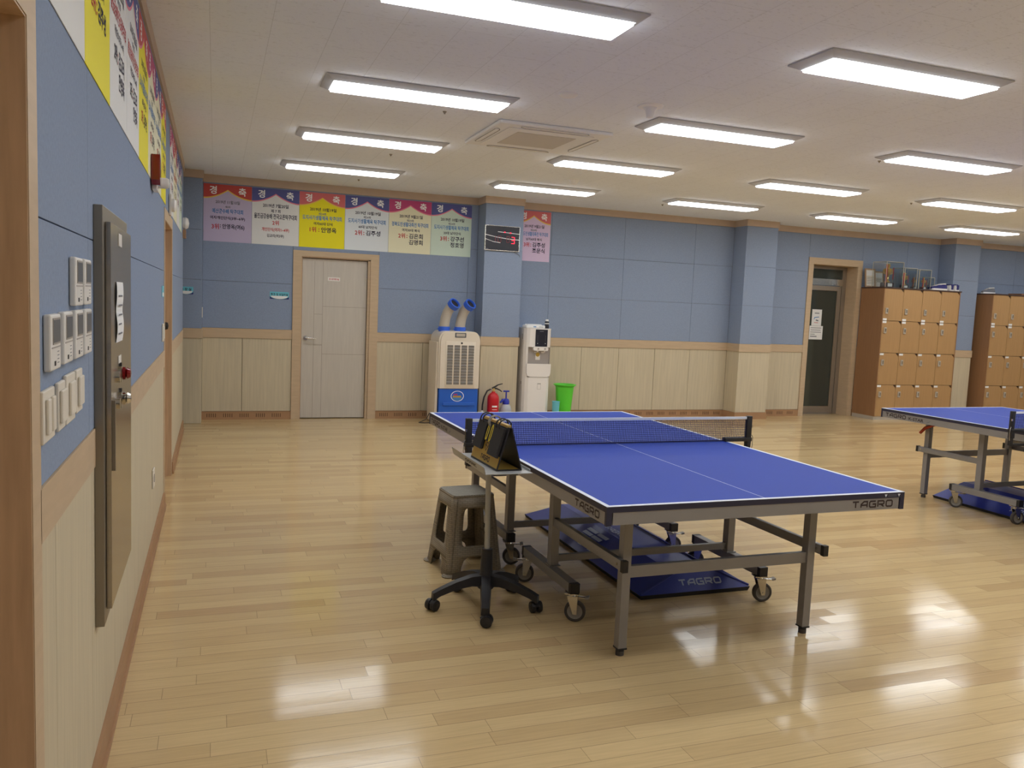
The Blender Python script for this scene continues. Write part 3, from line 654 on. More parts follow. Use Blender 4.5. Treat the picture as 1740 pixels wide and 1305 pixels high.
sg = MB(); sg.box(5.98, 6.18, 1.49, 1.565, .001, .004, 'cyan', FL); sg.box(6.0, 6.16, 1.495, 1.52, .004, .0045, 'paper', FL)
tag(sg.build('wall_sign'), 'small pale blue sign beside the brown door on the left wall', 'sign')
sw = MB(); sw.box(5.99, 6.11, 1.19, 1.31, .001, .010, 'ivory', FL, bev=.003); sw.box(6.02, 6.08, 1.21, 1.29, .010, .015, 'white', FL)
tag(sw.build('light_switch'), 'single white switch beside the brown door on the left wall', 'switch')

# ================================================================== BACK WALL FITTINGS
def room_sign(F, a0, a1, z0, z1, txt, lab, hh):
    s = MB(); w = a1-a0; h = z1-z0
    s.box(a0, a1, z0, z1, .001, .004, 'navy', F)
    pts = [(a0, z1), (a0, z0+h*.42)]+[(a0+w*(.5-.5*math.cos(PI*k/12)), z0+h*(.42-.42*math.sin(PI*k/12))) for k in range(1, 12)]+[(a1, z0+h*.42), (a1, z1)]
    s.flat(pts, .0045, 'cyan', F)
    pts2 = [(a0+.05*w, z0+h*.44)]+[(a0+w*(.5-.45*math.cos(PI*k/12)), z0+h*(.44-.42*math.sin(PI*k/12))) for k in range(1, 12)]+[(a1-.05*w, z0+h*.44)]
    s.flat(pts2, .0050, 'paper', F); s.text(txt, (a0+a1)/2, z0+h*.45, hh, 'ink', F, z=.0055, maxw=w*.9)
    return tag(s.build('room_sign'), lab, 'sign', 'small cyan room signs')
room_sign(FB, .965, 1.19, 1.49, 1.578, '창고 및 보일러실', 'cyan and white room sign left of the closed back door', .034)
F2 = frame((0, ROOM_Y-CN, 0), (1, 0, 0), (0, 0, 1), (0, -1, 0))
room_sign(F2, -.06, .098, 1.505, 1.59, '화 장 실', 'cyan room sign partly hidden in the far left corner', .034)
s = MB(); s.box(.191, .199, ROOM_Y-.24, ROOM_Y-.15, 1.24, 1.36, 'ivory', bev=.002)
tag(s.build('wall_plate'), 'thin white wall plate on the side of the corner pillar', 'switch')
ck = thing('digital_clock', 'black digital wall clock with red digits on the pillar', 'clock', (0, 0, 0)); F = F2
K0, K1, KZ0, KZ1 = 3.59, 4.065, 2.232, 2.555
MB().box(K0, K1, KZ0, KZ1, .002, .03, 'chrome', F, bev=.004).build('rim', ck)
MB().box(K0+.008, K1-.008, KZ0+.008, KZ1-.008, .03, .032, 'dblack', F).build('face', ck)
ln = MB(); ln.stroke([(K0+.008, 2.43), (3.75, 2.405), (3.90, 2.39), (K1-.008, 2.385)], .007, 'wprint', F, .0328); ln.stroke([(K0+.008, 2.375), (3.7, 2.345), (3.80, 2.335)], .005, 'wprint', F, .0328)
ln.stroke([(3.76, 2.475), (3.9, 2.468), (K1-.008, 2.46)], .006, 'wprint', F, .0328); ln.stroke([(3.60, 2.25), (3.64, 2.25)], .006, 'inkgrey', F, .0328); ln.build('silver_lines', ck)
SEG = {'0': 'abcdef', '1': 'bc', '3': 'abgcd', '8': 'abcdefg'}
def seg7(mb, ch, x, y, w, h, m, z):
    P = dict(a=[(0, 1), (1, 1)], b=[(1, 1), (1, .5)], c=[(1, .5), (1, 0)], d=[(0, 0), (1, 0)], e=[(0, 0), (0, .5)], f=[(0, .5), (0, 1)], g=[(0, .5), (1, .5)])
    for k in SEG[ch]: mb.stroke([(x+a*w, y+b*h) for a, b in P[k]], .008, m, F, z)
dg = MB(); seg7(dg, '1', 3.70, 2.345, .03, .075, 'ledoff', .0334); seg7(dg, '0', 3.765, 2.345, .04, .075, 'ledoff', .0334); seg7(dg, '0', 3.885, 2.345, .035, .075, 'ledoff', .0334); seg7(dg, '3', 3.95, 2.335, .042, .08, 'led', .0334)
dg.build('digits', ck)
sd = MB(); sd.stroke([(3.845, 2.473), (3.865, 2.473)], .014, 'led', F, .0334); sd.stroke([(3.925, 2.468), (3.945, 2.468)], .014, 'led', F, .0334); sd.build('date_digits', ck)
MB().tube([(3.98, KZ0+.01, .012), (4.03, KZ0-.02, .012), (4.075, KZ0-.04, .01), (4.085, KZ0-.065, .008)], .0035, 'inkgrey', F).build('cable', ck)

# ================================================================== BACK WALL FURNITURE
def cooler():
    t = thing('spot_cooler', 'cream and blue portable spot cooler with two air ducts', 'cooler', (3.24, 10.17, 0))
    # front at local y = -.22 ; width .54
    b = MB(); w = .27
    prof = [(-w, .46), (w, .46), (w, 1.06)]+[(w-.09*(1-math.cos(a)), 1.06+.12*math.sin(a)) for a in [PI/2*k/6 for k in range(1, 7)]]+[(-(w-.09*(1-math.cos(a))), 1.06+.12*math.sin(a)) for a in [PI/2*(6-k)/6 for k in range(0, 6)]]+[(-w, 1.06)]
    Ff = frame((0, 0, 0), (1, 0, 0), (0, 0, 1), (0, -1, 0))
    b.prism(prof, -.22, .20, 'cream', Ff); b.prism([(x*.93, .46+(z-.46)*.985) for x, z in prof], .20, .222, 'cream', Ff)
    b.box(-w-.02, -w+.01, .02, 1.04, -.22, .17, 'cream', Ff); b.build('body', t)
    g = MB(); g.box(-.185, .205, .475, 1.055, .222, .227, 'cream', Ff, bev=.002)
    for c in range(4):
        x0 = -.165+c*.092
        g.box(x0, x0+.072, .51, 1.01, .227, .2275, 'greyd', Ff)
        for k in range(14): g.add([(x0, .512+k*.0357, .2277), (x0+.072, .512+k*.0357, .2277), (x0+.072, .534+k*.0357, .236), (x0, .534+k*.0357, .236)], [(0, 1, 2, 3)], 'gslot', Ff)
        for k in range(15): g.box(x0-.002, x0+.074, .506+k*.0357, .5095+k*.0357, .227, .2355, 'white' if k % 2 else 'cream', Ff)
    g.cyl((.02, 1.035, .22), (.02, 1.035, .232), .012, 'black', Ff); g.build('louvre_panel', t)
    bl = MB(); bl.box(-.25, .26, .03, .455, -.20, .21, 'cblue', Ff, bev=.008); bl.box(-.20, .22, .24, .285, .21, .226, 'cblue', Ff, bev=.006); bl.build('tank_panel', t)
    lg = MB(); cx, cz, R = -.01, .362, .068
    lg.flat([(cx+1.25*R*math.cos(a), cz+R*math.sin(a)) for a in [2*PI*k/32 for k in range(32)]], .2112, 'wprint', Ff)
    lg.flat([(cx+1.14*R*math.cos(a), cz+.9*R*math.sin(a)) for a in [2*PI*k/32 for k in range(32)]], .2118, 'cblue', Ff)
    lg.flat([(cx+1.05*R*math.cos(a), cz-.2*R+.66*R*math.sin(a)) for a in [PI+PI*k/16 for k in range(17)]], .2122, 'inkblue', Ff)
    lg.stroke([(cx-.06, cz-.004), (cx+.05, cz-.006)], .022, 'goldp', Ff, .2125); lg.stroke([(cx-.05, cz+.022), (cx, cz+.022)], .012, 'inkred', Ff, .2125)
    lg.build('round_sticker', t)
    cp = MB(); cp.box(-.07, .075, 1.105, 1.165, .20, .226, 'greyd', Ff, bev=.004); cp.box(-.055, .06, 1.118, 1.155, .226, .2275, 'duct', Ff); cp.build('control_panel', t)
    for x in (-.155, .055):
        d_ = MB(); c0 = Vector((x, .0, 1.17))
        cv = [(0, 0, 0), (.0, 0, .09), (.012, -.005, .17), (.035, -.015, .25), (.065, -.04, .31), (.10, -.075, .345)]
        d_.tube([c0+Vector(p) for p in cv], [.066, .064, .063, .063, .062, .062], 'duct', seg=24); dd = d_.build('duct', t)
        k = MB(); k.lathe([(.074, 0), (.074, .06), (.066, .062)], 'rblue', T(*c0)); k.box(-.085, -.06, -.012, .012, .02, .04, 'rblue', T(*c0)); k.build('duct_collar', dd)
        e = c0+Vector((.09, -.066, .337)); dirv = Vector((.36, -.62, .60)).normalized(); q = dirv.to_track_quat('Z', 'Y').to_matrix().to_4x4(); q.translation = e
        r = MB(); r.lathe([(.062, -.02), (.076, -.018), (.078, .02), (.076, .045), (.062, .047), (.058, .03), (.056, -.03)], 'rblue', q, seg=28, cap=False); r.lathe([(.062, .024), (.001, .024)], 'black', q, seg=28, cap=False); r.build('nozzle_ring', dd)  # black disc paints the shade inside the open duct
    for sx in (-.2, .2): 
        for sy in (-.14, .14): MB().cyl((sx-.012, sy, .028), (sx+.012, sy, .028), .028, 'black').build('wheel', t)
    MB().tube([(-.28, .1, .12), (-.34, .05, .03), (-.42, .0, .008), (-.46, -.06, .008), (-.40, -.10, .008), (-.3, -.08, .008)], .005, 'black').build('power_cord', t)
    return t
cooler()
def extinguisher():
    t = thing('fire_extinguisher', 'red fire extinguisher on the floor by the clock pillar', 'fire extinguisher', (3.745, 10.06, 0))
    MB().lathe([(.07, 0), (.076, .015), (.076, .32), (.07, .355), (.05, .385), (.025, .40), (.022, .415)], 'red', seg=28).build('cylinder', t)
    b = MB(); b.lathe([(.078, .07), (.080, .075), (.080, .085), (.078, .09)], 'red', seg=28, cap=False); b.box(-.10, -.07, -.02, .02, .075, .09, 'red'); b.build('band', t)
    lb_ = MB()
    for k in range(-3, 4):
        a = -PI/2+.12*k; lb_.box(-.008, .008, -.0005, .0008, .22-.006*(k % 2), .235, 'wprint', T(.0765*math.cos(a), .0765*math.sin(a), 0) @ RZ(a-PI/2)); lb_.box(-.007, .007, -.0005, .0008, .18, .186, 'wprint', T(.0765*math.cos(a), .0765*math.sin(a), 0) @ RZ(a-PI/2))
    lb_.build('printed_label', t)
    MB().cyl((0, 0, .41), (0, 0, .455), .017, 'gold').build('valve', t)
    h = MB(); h.tube([(-.02, 0, .455), (.02, 0, .475), (.06, 0, .50), (.12, 0, .515)], [.012, .012, .008, .006], 'black'); h.tube([(-.01, 0, .45), (.04, 0, .452), (.09, 0, .43), (.115, 0, .41)], [.012, .010, .008, .006], 'black'); h.build('lever', t)
    h = MB(); h.cyl((-.015, 0, .44), (-.045, 0, .442), .01, 'chrome'); h.tube([(-.04, 0, .442), (-.09, -.01, .42), (-.13, -.015, .34), (-.148, -.015, .24), (-.15, -.015, .16)], .0105, 'black'); h.cyl((-.15, -.015, .17), (-.15, -.015, .05), .013, 'white', r2=.018); h.build('hose', t)
extinguisher()
t = thing('spray_bottle', 'blue topped pump spray bottle beside the fire extinguisher', 'spray bottle', (3.93, 10.08, 0))
MB().lathe([(.07, 0), (.075, .02), (.075, .18), (.06, .225), (.035, .25)], 'bottle').build('bottle', t)
h = MB(); h.lathe([(.04, .245), (.046, .25), (.044, .29), (.03, .315), (.012, .32)], 'sprayb'); h.tube([(0, 0, .30), (-.05, -.01, .30), (-.085, -.015, .265)], [.02, .018, .012], 'sprayb'); h.build('pump_head', t)
h = MB(); h.cyl((0, 0, .31), (0, 0, .41), .009, 'sprayb'); h.box(-.04, .04, -.012, .012, .405, .425, 'sprayb', bev=.004); h.build('plunger', t)
def dispenser():
    t = thing('water_dispenser', 'white upright water dispenser with black control panel', 'water dispenser', (4.37, 10.30, 0))
    Ff = frame((0, 0, 0), (1, 0, 0), (0, 0, 1), (0, -1, 0)); w = .19
    # plan with bulging front corners
    plan = [(-w, -.18), (-w, .12), (-w+.02, .17), (-w+.06, .195), (w-.06, .195), (w-.02, .17), (w, .12), (w, -.18)]
    P = [(x, -y) for x, y in plan]; P.reverse()
    b = MB(); P2 = P[::-1] if sum(P[i][0]*P[(i+1) % 8][1]-P[(i+1) % 8][0]*P[i][1] for i in range(8)) < 0 else P
    b.prism(P2, .01, .60, 'dwhite'); b.prism(P2, 1.0, 1.235, 'dwhite'); b.prism([(x*.985, max(y, -.155)*.99) for x, y in P2], .60, 1.0, 'dgrey')
    b.prism([(-w, .18), (-w, -.12), (-w+.02, -.17), (-w+.042, -.184), (-w+.042, -.12), (-w+.02, .18)], .60, 1.0, 'dwhite'); b.prism([(w, .18), (w-.01, .18), (w-.018, -.12), (w-.018, -.17), (w, -.12)], .60, 1.0, 'dwhite')
    b.prism([(x*1.02, y*1.02) for x, y in P2], 1.235, 1.247, 'dwhite'); b.build('body', t)
    dr = MB(); pr = [(-.165, .78), (-.165, .66), (-.15, .62), (-.11, .605), (.13, .605), (.165, .62), (.178, .66), (.178, .78)]
    dr.prism(pr, .19, .203, 'dwhite', Ff); dr.stroke([(x, z) for x, z in pr], .006, 'dgrey', Ff, .1945); dr.build('drip_tray', t)
    c = MB(); c.box(-.055, .115, 1.01, 1.235, .19, .203, 'dblack', Ff, bev=.003); c.stroke([(0, 1.21), (.055, 1.21)], .006, 'inkgrey', Ff, .2035)
    for x in (-.025, .085): c.stroke([(x, 1.07), (x, 1.16)], .0015, 'inkgrey', Ff, .2035); c.stroke([(x, 1.045), (x, 1.055)], .006, 'wprint', Ff, .2035)
    c.build('control_panel', t)
    n = MB(); n.prism([(-.09, .985), (-.08, .955), (.115, .955), (.125, .985), (.11, 1.005), (-.08, 1.005)], .15, .225, 'dwhite', Ff)
    for x in (-.02, .075): n.cyl((x, .935, .20), (x, .965, .20), .012, 'dwhite', Ff); n.lathe([(.001, 0), (.012, 0), (.013, .002)], 'dgrey', Ff @ T(x, .98, .2255))
    n.build('tap_housing', t)
    g = MB(); g.box(-.03, .035, .83, .90, .156, .158, 'white', Ff); g.lathe([(.001, 0), (.028, 0), (.028, .001)], 'goldp', Ff @ T(.002, .90, .1582)); g.box(-.05, -.01, .925, .94, .156, .158, 'white', Ff); g.box(.05, .09, .92, .94, .156, .158, 'white', Ff); g.build('label_sticker', t)
    s_ = MB(); s_.box(-.193, -.19, -.09, -.06, 1.10, 1.17, 'dgrey'); s_.box(-.193, -.19, -.10, -.07, .50, .54, 'dgrey'); s_.box(0, .05, -.1965, -.195, .44, .52, 'dgrey'); s_.box(.003, .047, -.1972, -.1965, .443, .508, 'dwhite'); s_.build('side_marks', t)
dispenser()
pk = MB(); pk.box(-.13, .14, -.08, .08, 0, .04, 'paper', bev=.012); pk.box(-.1, .1, -.05, .06, .04, .052, 'paper', bev=.006); pk.stroke([(-.03, .02), (.01, .02)], .012, 'inkblue', frame((0, 0, 0), (1, 0, 0), (0, 0, 1), (0, -1, 0)), .0805); pk.stroke([(.05, .018), (.11, .018)], .006, 'inkgrey', frame((0, 0, 0), (1, 0, 0), (0, 0, 1), (0, -1, 0)), .0805)
tag(pk.build('tissue_pack', loc=(4.315, 10.2, 1.248)), 'flat white printed packet lying on the water dispenser', 'packet')
t = thing('drink_bottle', 'small black bottle standing on the water dispenser', 'bottle', (4.515, 10.22, 1.2475))
MB().lathe([(.028, 0), (.03, .01), (.03, .035), (.026, .05), (.03, .065), (.03, .085), (.018, .10)], 'dblack').build('bottle_body', t); MB().lathe([(.02, .098), (.021, .115), (.016, .122), (.001, .123)], 'white').build('cap', t); MB().lathe([(.0305, .06), (.0318, .065), (.0305, .072)], 'white', cap=False).build('band', t)
tag(MB().lathe([(.055, .001), (.085, 0), (.125, .47), (.135, .475), (.137, .49), (.155, .492), (.156, .50), (.15, .503), (.132, .50), (.118, .45), (.082, .012), (.001, .01)], 'green', seg=36, cap=False).build('waste_bin', loc=(4.81, 10.2, 0)), 'tall lime green waste bin beside the water dispenser', 'bin')
tag(MB().lathe([(.03, .001), (.04, 0), (.050, .27), (.053, .285), (.048, .287), (.044, .27), (.036, .01), (.001, .008)], 'cyan', seg=28, cap=False).build('cup_bin', loc=(4.628, 10.05, 0)), 'small cyan cup bin between dispenser and green bin', 'bin')

# ---- lockers
def locker():
    t = thing('locker_bank', '', 'lockers', (0, 0, 0), group='brown four by four locker banks')
    W, D, H = 1.55, .48, 2.045; b = MB()
    b.box(0, .018, 0, D, .055, H, 'lside'); b.box(W-.018, W, 0, D, .055, H, 'lside'); b.box(.018, W-.018, D-.015, D, .055, H, 'lside'); b.box(.018, W-.018, .02, D-.015, .055, H, 'ldark'); b.build('carcass', t)  # dark block behind the doors paints the shaded inside at the notches
    MB().box(-.008, W+.012, -.012, D, H, H+.018, 'ldark').build('top_board', t); MB().box(.0, W, .01, D-.01, 0, .055, 'duct').build('plinth', t)
    cw, rh = (W-.012)/4, (H-.055)/4; Ff = frame((0, 0, 0), (1, 0, 0), (0, 0, 1), (0, -1, 0)); proto = {}
    for r in range(4):
        for c in range(4):
            x0 = .006+c*cw; z0 = .055+(3-r)*rh
            if ('a' if r == 0 else 'b') not in proto:
                g = .003; d_ = MB(); d_.prism([(g, g), (cw-g, g), (cw-g, rh-g-.055), (cw-g-.06, rh-g), (g, rh-g)], -.017, .0, 'orange', Ff)
                dd = d_.build('locker_door', t); lz = .15 if r == 0 else rh-.15
                k = MB(); k.box(.042, .088, lz-.046, lz+.046, .0, .02, 'duct', Ff, bev=.006); k.box(.054, .076, lz-.02, lz+.028, .02, .022, 'steelr', Ff); k.build('lock', dd)
                tz = (.006, .036) if r == 0 else (rh-.036, rh-.006)
                MB().box(.01, .085, tz[0], tz[1], .0, .001, 'paper', Ff).build('number_tag', dd)
                dd.location = (x0, 0, z0); proto['a' if r == 0 else 'b'] = dd
            else:
                o = proto['a' if r == 0 else 'b']; n_ = o.copy(); col.objects.link(n_); n_.parent = t; n_.location = (x0, 0, z0)
                for ch in o.children: q = ch.copy(); col.objects.link(q); q.parent = n_
    return t
k1 = locker(); k1.location = (9.995, 10.02, 0); k1['label'] = 'tan locker bank by the glass door, trophies on top'
k2 = dup(k1, (12.25, 10.02, 0), label='tan locker bank at the right edge with one shoe on top')
LT = 2.064
def trophy_case(x, y, w, h, dpt, lab, th, n):
    t = thing('display_case', 'clear acrylic case ' + lab, 'display case', (x, y, LT), group='trophy cases on the lockers'); e = .005
    f = MB()
    for sx in (0, w-e):
        for sy in (0, dpt-e): f.box(sx, sx+e, sy, sy+e, 0, h, 'edge')
        f.box(sx, sx+e, 0, dpt, h-e, h, 'edge'); f.box(sx, sx+e, 0, dpt, 0, e, 'edge')
    for sy in (0, dpt-e): f.box(0, w, sy, sy+e, h-e, h, 'edge'); f.box(0, w, sy, sy+e, 0, e, 'edge')
    f.build('case_edges', t)
    g = MB(); g.box(e, w-e, .001, .003, e, h-e, 'glass'); g.box(.001, .003, e, dpt-e, e, h-e, 'glass'); g.box(w-.003, w-.001, e, dpt-e, e, h-e, 'glass'); g.box(e, w-e, e, dpt-e, h-.003, h-.001, 'glass'); g.build('case_panes', t)
    for k in range(n):
        q = thing('trophy', 'gold trophy with red ribbon inside the case ' + lab + ('' if n == 1 else ', ' + ('left one', 'right one')[k]), 'trophy', (x+w*(k+.5)/n, y+dpt/2+(.0 if n == 1 else .04*(1-2*k)), LT+.006), group='gold trophies in cases')
        s = th/.3*(1 if n == 1 else .85)
        bs = MB(); bs.box(-.065*s, .065*s, -.05*s, .05*s, 0, .06*s, 'ldark', bev=.003); bs.build('base', q); MB().box(-.035*s, .035*s, -.0515*s, -.05*s, .01*s, .05*s, 'paper').build('plaque', q)
        MB().lathe([(.04*s, .06*s), (.03*s, .075*s), (.012*s, .09*s), (.018*s, .11*s), (.01*s, .13*s), (.022*s, .16*s), (.04*s, .185*s), (.05*s, .22*s), (.052*s, .235*s), (.02*s, .24*s), (.012*s, .25*s), (.024*s, .262*s), (.026*s, .278*s), (.014*s, .295*s), (.001, .3*s)], 'gold').build('cup', q)
        rb = MB(); rb.tube([(-.05*s, 0, .225*s), (-.075*s, 0, .215*s), (-.07*s, 0, .18*s), (-.035*s, 0, .165*s)], .006*s, 'gold'); rb.tube([(.05*s, 0, .225*s), (.075*s, 0, .215*s), (.07*s, 0, .18*s), (.035*s, 0, .165*s)], .006*s, 'gold'); rb.build('handle', q)
        MB().box(-.075*s, -.05*s, -.045*s, -.04*s, .02*s, .285*s, 'inkred').box(.045*s, .055*s, -.042*s, -.038*s, .1*s, .25*s, 'inkred').build('ribbon', q)
trophy_case(10.10, 10.12, .34, .40, .29, 'holding the tallest trophy', .37, 1)
trophy_case(10.47, 10.12, .25, .32, .25, 'second from the left', .25, 1)
trophy_case(10.765, 10.12, .245, .31, .25, 'third from the left', .22, 2)
trophy_case(11.06, 10.30, .22, .21, .12, 'smallest, behind the shoes', .15, 1)
def cert(x, y, w, h, lab):
    t = thing('certificate_frame', lab, 'picture frame', (x, y, LT+.003), group='framed certificates on the lockers'); R_ = RX(-.12)
    Fm = R_ @ frame((0, 0, 0), (1, 0, 0), (0, 0, 1), (0, -1, 0))
    f = MB()
    for a in ((0, w, 0, .018), (0, w, h-.018, h), (0, .018, .018, h-.018), (w-.018, w, .018, h-.018)): f.box(a[0], a[1], a[2], a[3], 0, .018, 'frame', Fm)
    f.build('frame', t)
    p = MB(); p.box(.018, w-.018, .018, h-.018, .002, .008, 'ivory', Fm); p.box(.03, w-.03, h*.62, h-.03, .008, .009, 'paper', Fm)
    for k in range(5): p.stroke([(.04, h*.52-k*.024), (w-.04, h*.52-k*.024)], .005, 'inkgrey', Fm, .0092)
    p.build('certificate', t)
cert(9.99, 10.43, .20, .29, 'wood framed certificate at the left end of the lockers'); cert(10.21, 10.48, .20, .26, 'wood framed certificate behind the tallest trophy case')
def shoe(loc, rz, upper, sole, lab, heel=None):
    t = thing('shoe', lab, 'shoe', loc, rz, group='sports shoes on the lockers')
    # length along +x, toe at +x
    st = [(-.135, .028, .075), (-.12, .036, .09), (-.07, .038, .085), (-.02, .038, .075), (.03, .042, .065), (.08, .047, .05), (.12, .04, .04), (.145, .022, .03)]
    vs = []; fs = []; n = 10
    for x, w, h in st:
        for k in range(n): a = PI*k/(n-1); vs.append((x, w*math.cos(a)*(1 if h < .07 else (.85+.15*abs(math.cos(a)))), .02+(h-.02+.012)*math.sin(a)**.7))
    for i in range(len(st)-1):
        for k in range(n-1): fs.append((i*n+k, (i+1)*n+k, (i+1)*n+k+1, i*n+k+1))
    fs.append(tuple(range(n))); fs.append(tuple(range((len(st)-1)*n+n-1, (len(st)-1)*n-1, -1)))
    u = MB(); u.add(vs, fs, upper, smooth=True); u.build('upper', t)
    s = MB(); out = [(x-.003, w+.003) for x, w, h in st]+[(x-.003, -w-.003) for x, w, h in reversed(st)]
    s.prism(out[::-1] if True else out, 0, .026, sole); s.build('sole', t)
    c = MB(); c.tube([(-.125, 0, .098), (-.10, .028, .102), (-.05, .028, .098), (-.01, .0, .088), (-.05, -.028, .098), (-.10, -.028, .102)], .008, 'white' if upper != 'white' else 'navy', closed=True, seg=8); c.build('collar', t)
    l = MB()
    for k in range(4): l.box(.0+k*.022, .007+k*.022, -.022, .022, .088-k*.008, .094-k*.008, 'white')
    l.build('laces', t)
    if heel: MB().box(-.142, -.128, -.02, .02, .02, .095, heel).build('heel_tab', t)
shoe((11.13, 10.07, LT), PI*.97, 'navy', 'white', 'navy shoe lying sideways at the front edge of the left locker bank')
shoe((11.20, 10.18, LT), PI*.94, 'navy', 'white', 'navy shoe behind the other navy one, before the smallest case')
shoe((11.395, 10.19, LT), PI*.50, 'white', 'white', 'white heeled shoe seen from behind, left one of its pair', 'navy')
shoe((11.50, 10.17, LT), PI*.47, 'white', 'white', 'white heeled shoe seen from behind, at the right end of the bank', 'navy')
shoe((12.42, 10.27, LT), PI*1.02, 'inkgrey', 'wprint', 'grey and white sports shoe alone on the right locker bank')
tag(MB().box(0, .5, 0, .25, 0, .03, 'woodbox', bev=.003).build('flat_box', loc=(13.0, 10.12, LT)), 'flat brown cardboard box on the right locker bank', 'box')

# ================================================================== TABLE TENNIS TABLES
FE = frame((0, 0, 0), (1, 0, 0), (0, 0, 1), (0, -1, 0))           # near end face
FS = frame((0, 0, 0), (0, -1, 0), (0, 0, 1), (-1, 0, 0))          # left side face, reading towards the near end
def caster(t, x, y, ang, parent_beam):
    # local origin at the beam's underside (z = .145)
    c = MB(); c.box(-.035, .035, -.03, .03, -.004, 0, 'chrome'); c.cyl((0, 0, -.016), (0, 0, -.004), .018, 'chrome')
    for sy in (-1, 1): c.hexa([(-.008, sy*.019-.0015, -.10), (.012-.03, sy*.019-.0015, -.10), (-.018, sy*.019+.0015, -.10), (-.008, sy*.019+.0015, -.10)], [(.02, sy*.019-.0015, -.016), (-.03, sy*.019-.0015, -.016), (-.03, sy*.019+.0015, -.016), (.02, sy*.019+.0015, -.016)], 'chrome')
    for sy in (-1, 1): c.hexa([(-.028, sy*.02-.0015, -.105), (-.008, sy*.02-.0015, -.105), (-.008, sy*.02+.0015, -.105), (-.028, sy*.02+.0015, -.105)], [(-.03, sy*.02-.0015, -.018), (.022, sy*.02-.0015, -.018), (.022, sy*.02+.0015, -.018), (-.03, sy*.02+.0015, -.018)], 'chrome')
    c.box(-.03, .022, -.0215, .0215, -.02, -.015, 'chrome'); c.box(-.070, -.028, -.014, .014, -.024, -.018, 'chrome', bev=.002); c.hexa([(-.085, -.016, -.022), (-.066, -.016, -.026), (-.066, .016, -.026), (-.085, .016, -.022)], [(-.085, -.016, -.012), (-.066, -.016, -.018), (-.066, .016, -.018), (-.085, .016, -.012)], 'hub')
    c.cyl((-.018, -.024, -.0925), (-.018, .024, -.0925), .006, 'chrome'); o = c.build('caster', t); o.location = (x, y, .145); o.rotation_euler = (0, 0, ang)
    q = T(-.018, 0, -.0925) @ RX(PI/2); w = MB(); w.lathe([(.038, -.013), (.046, -.014), (.052, -.010), (.0525, 0), (.052, .010), (.046, .014), (.038, .013)], 'rubber', q, seg=32, cap=False)
    w.lathe([(.001, -.010), (.010, -.013), (.014, -.009), (.034, -.009), (.039, -.013)], 'hub', q, seg=32, cap=False); w.lathe([(.039, .013), (.034, .009), (.014, .009), (.010, .013), (.001, .010)], 'hub', q, seg=32, cap=False)
    w.build('wheel', o)
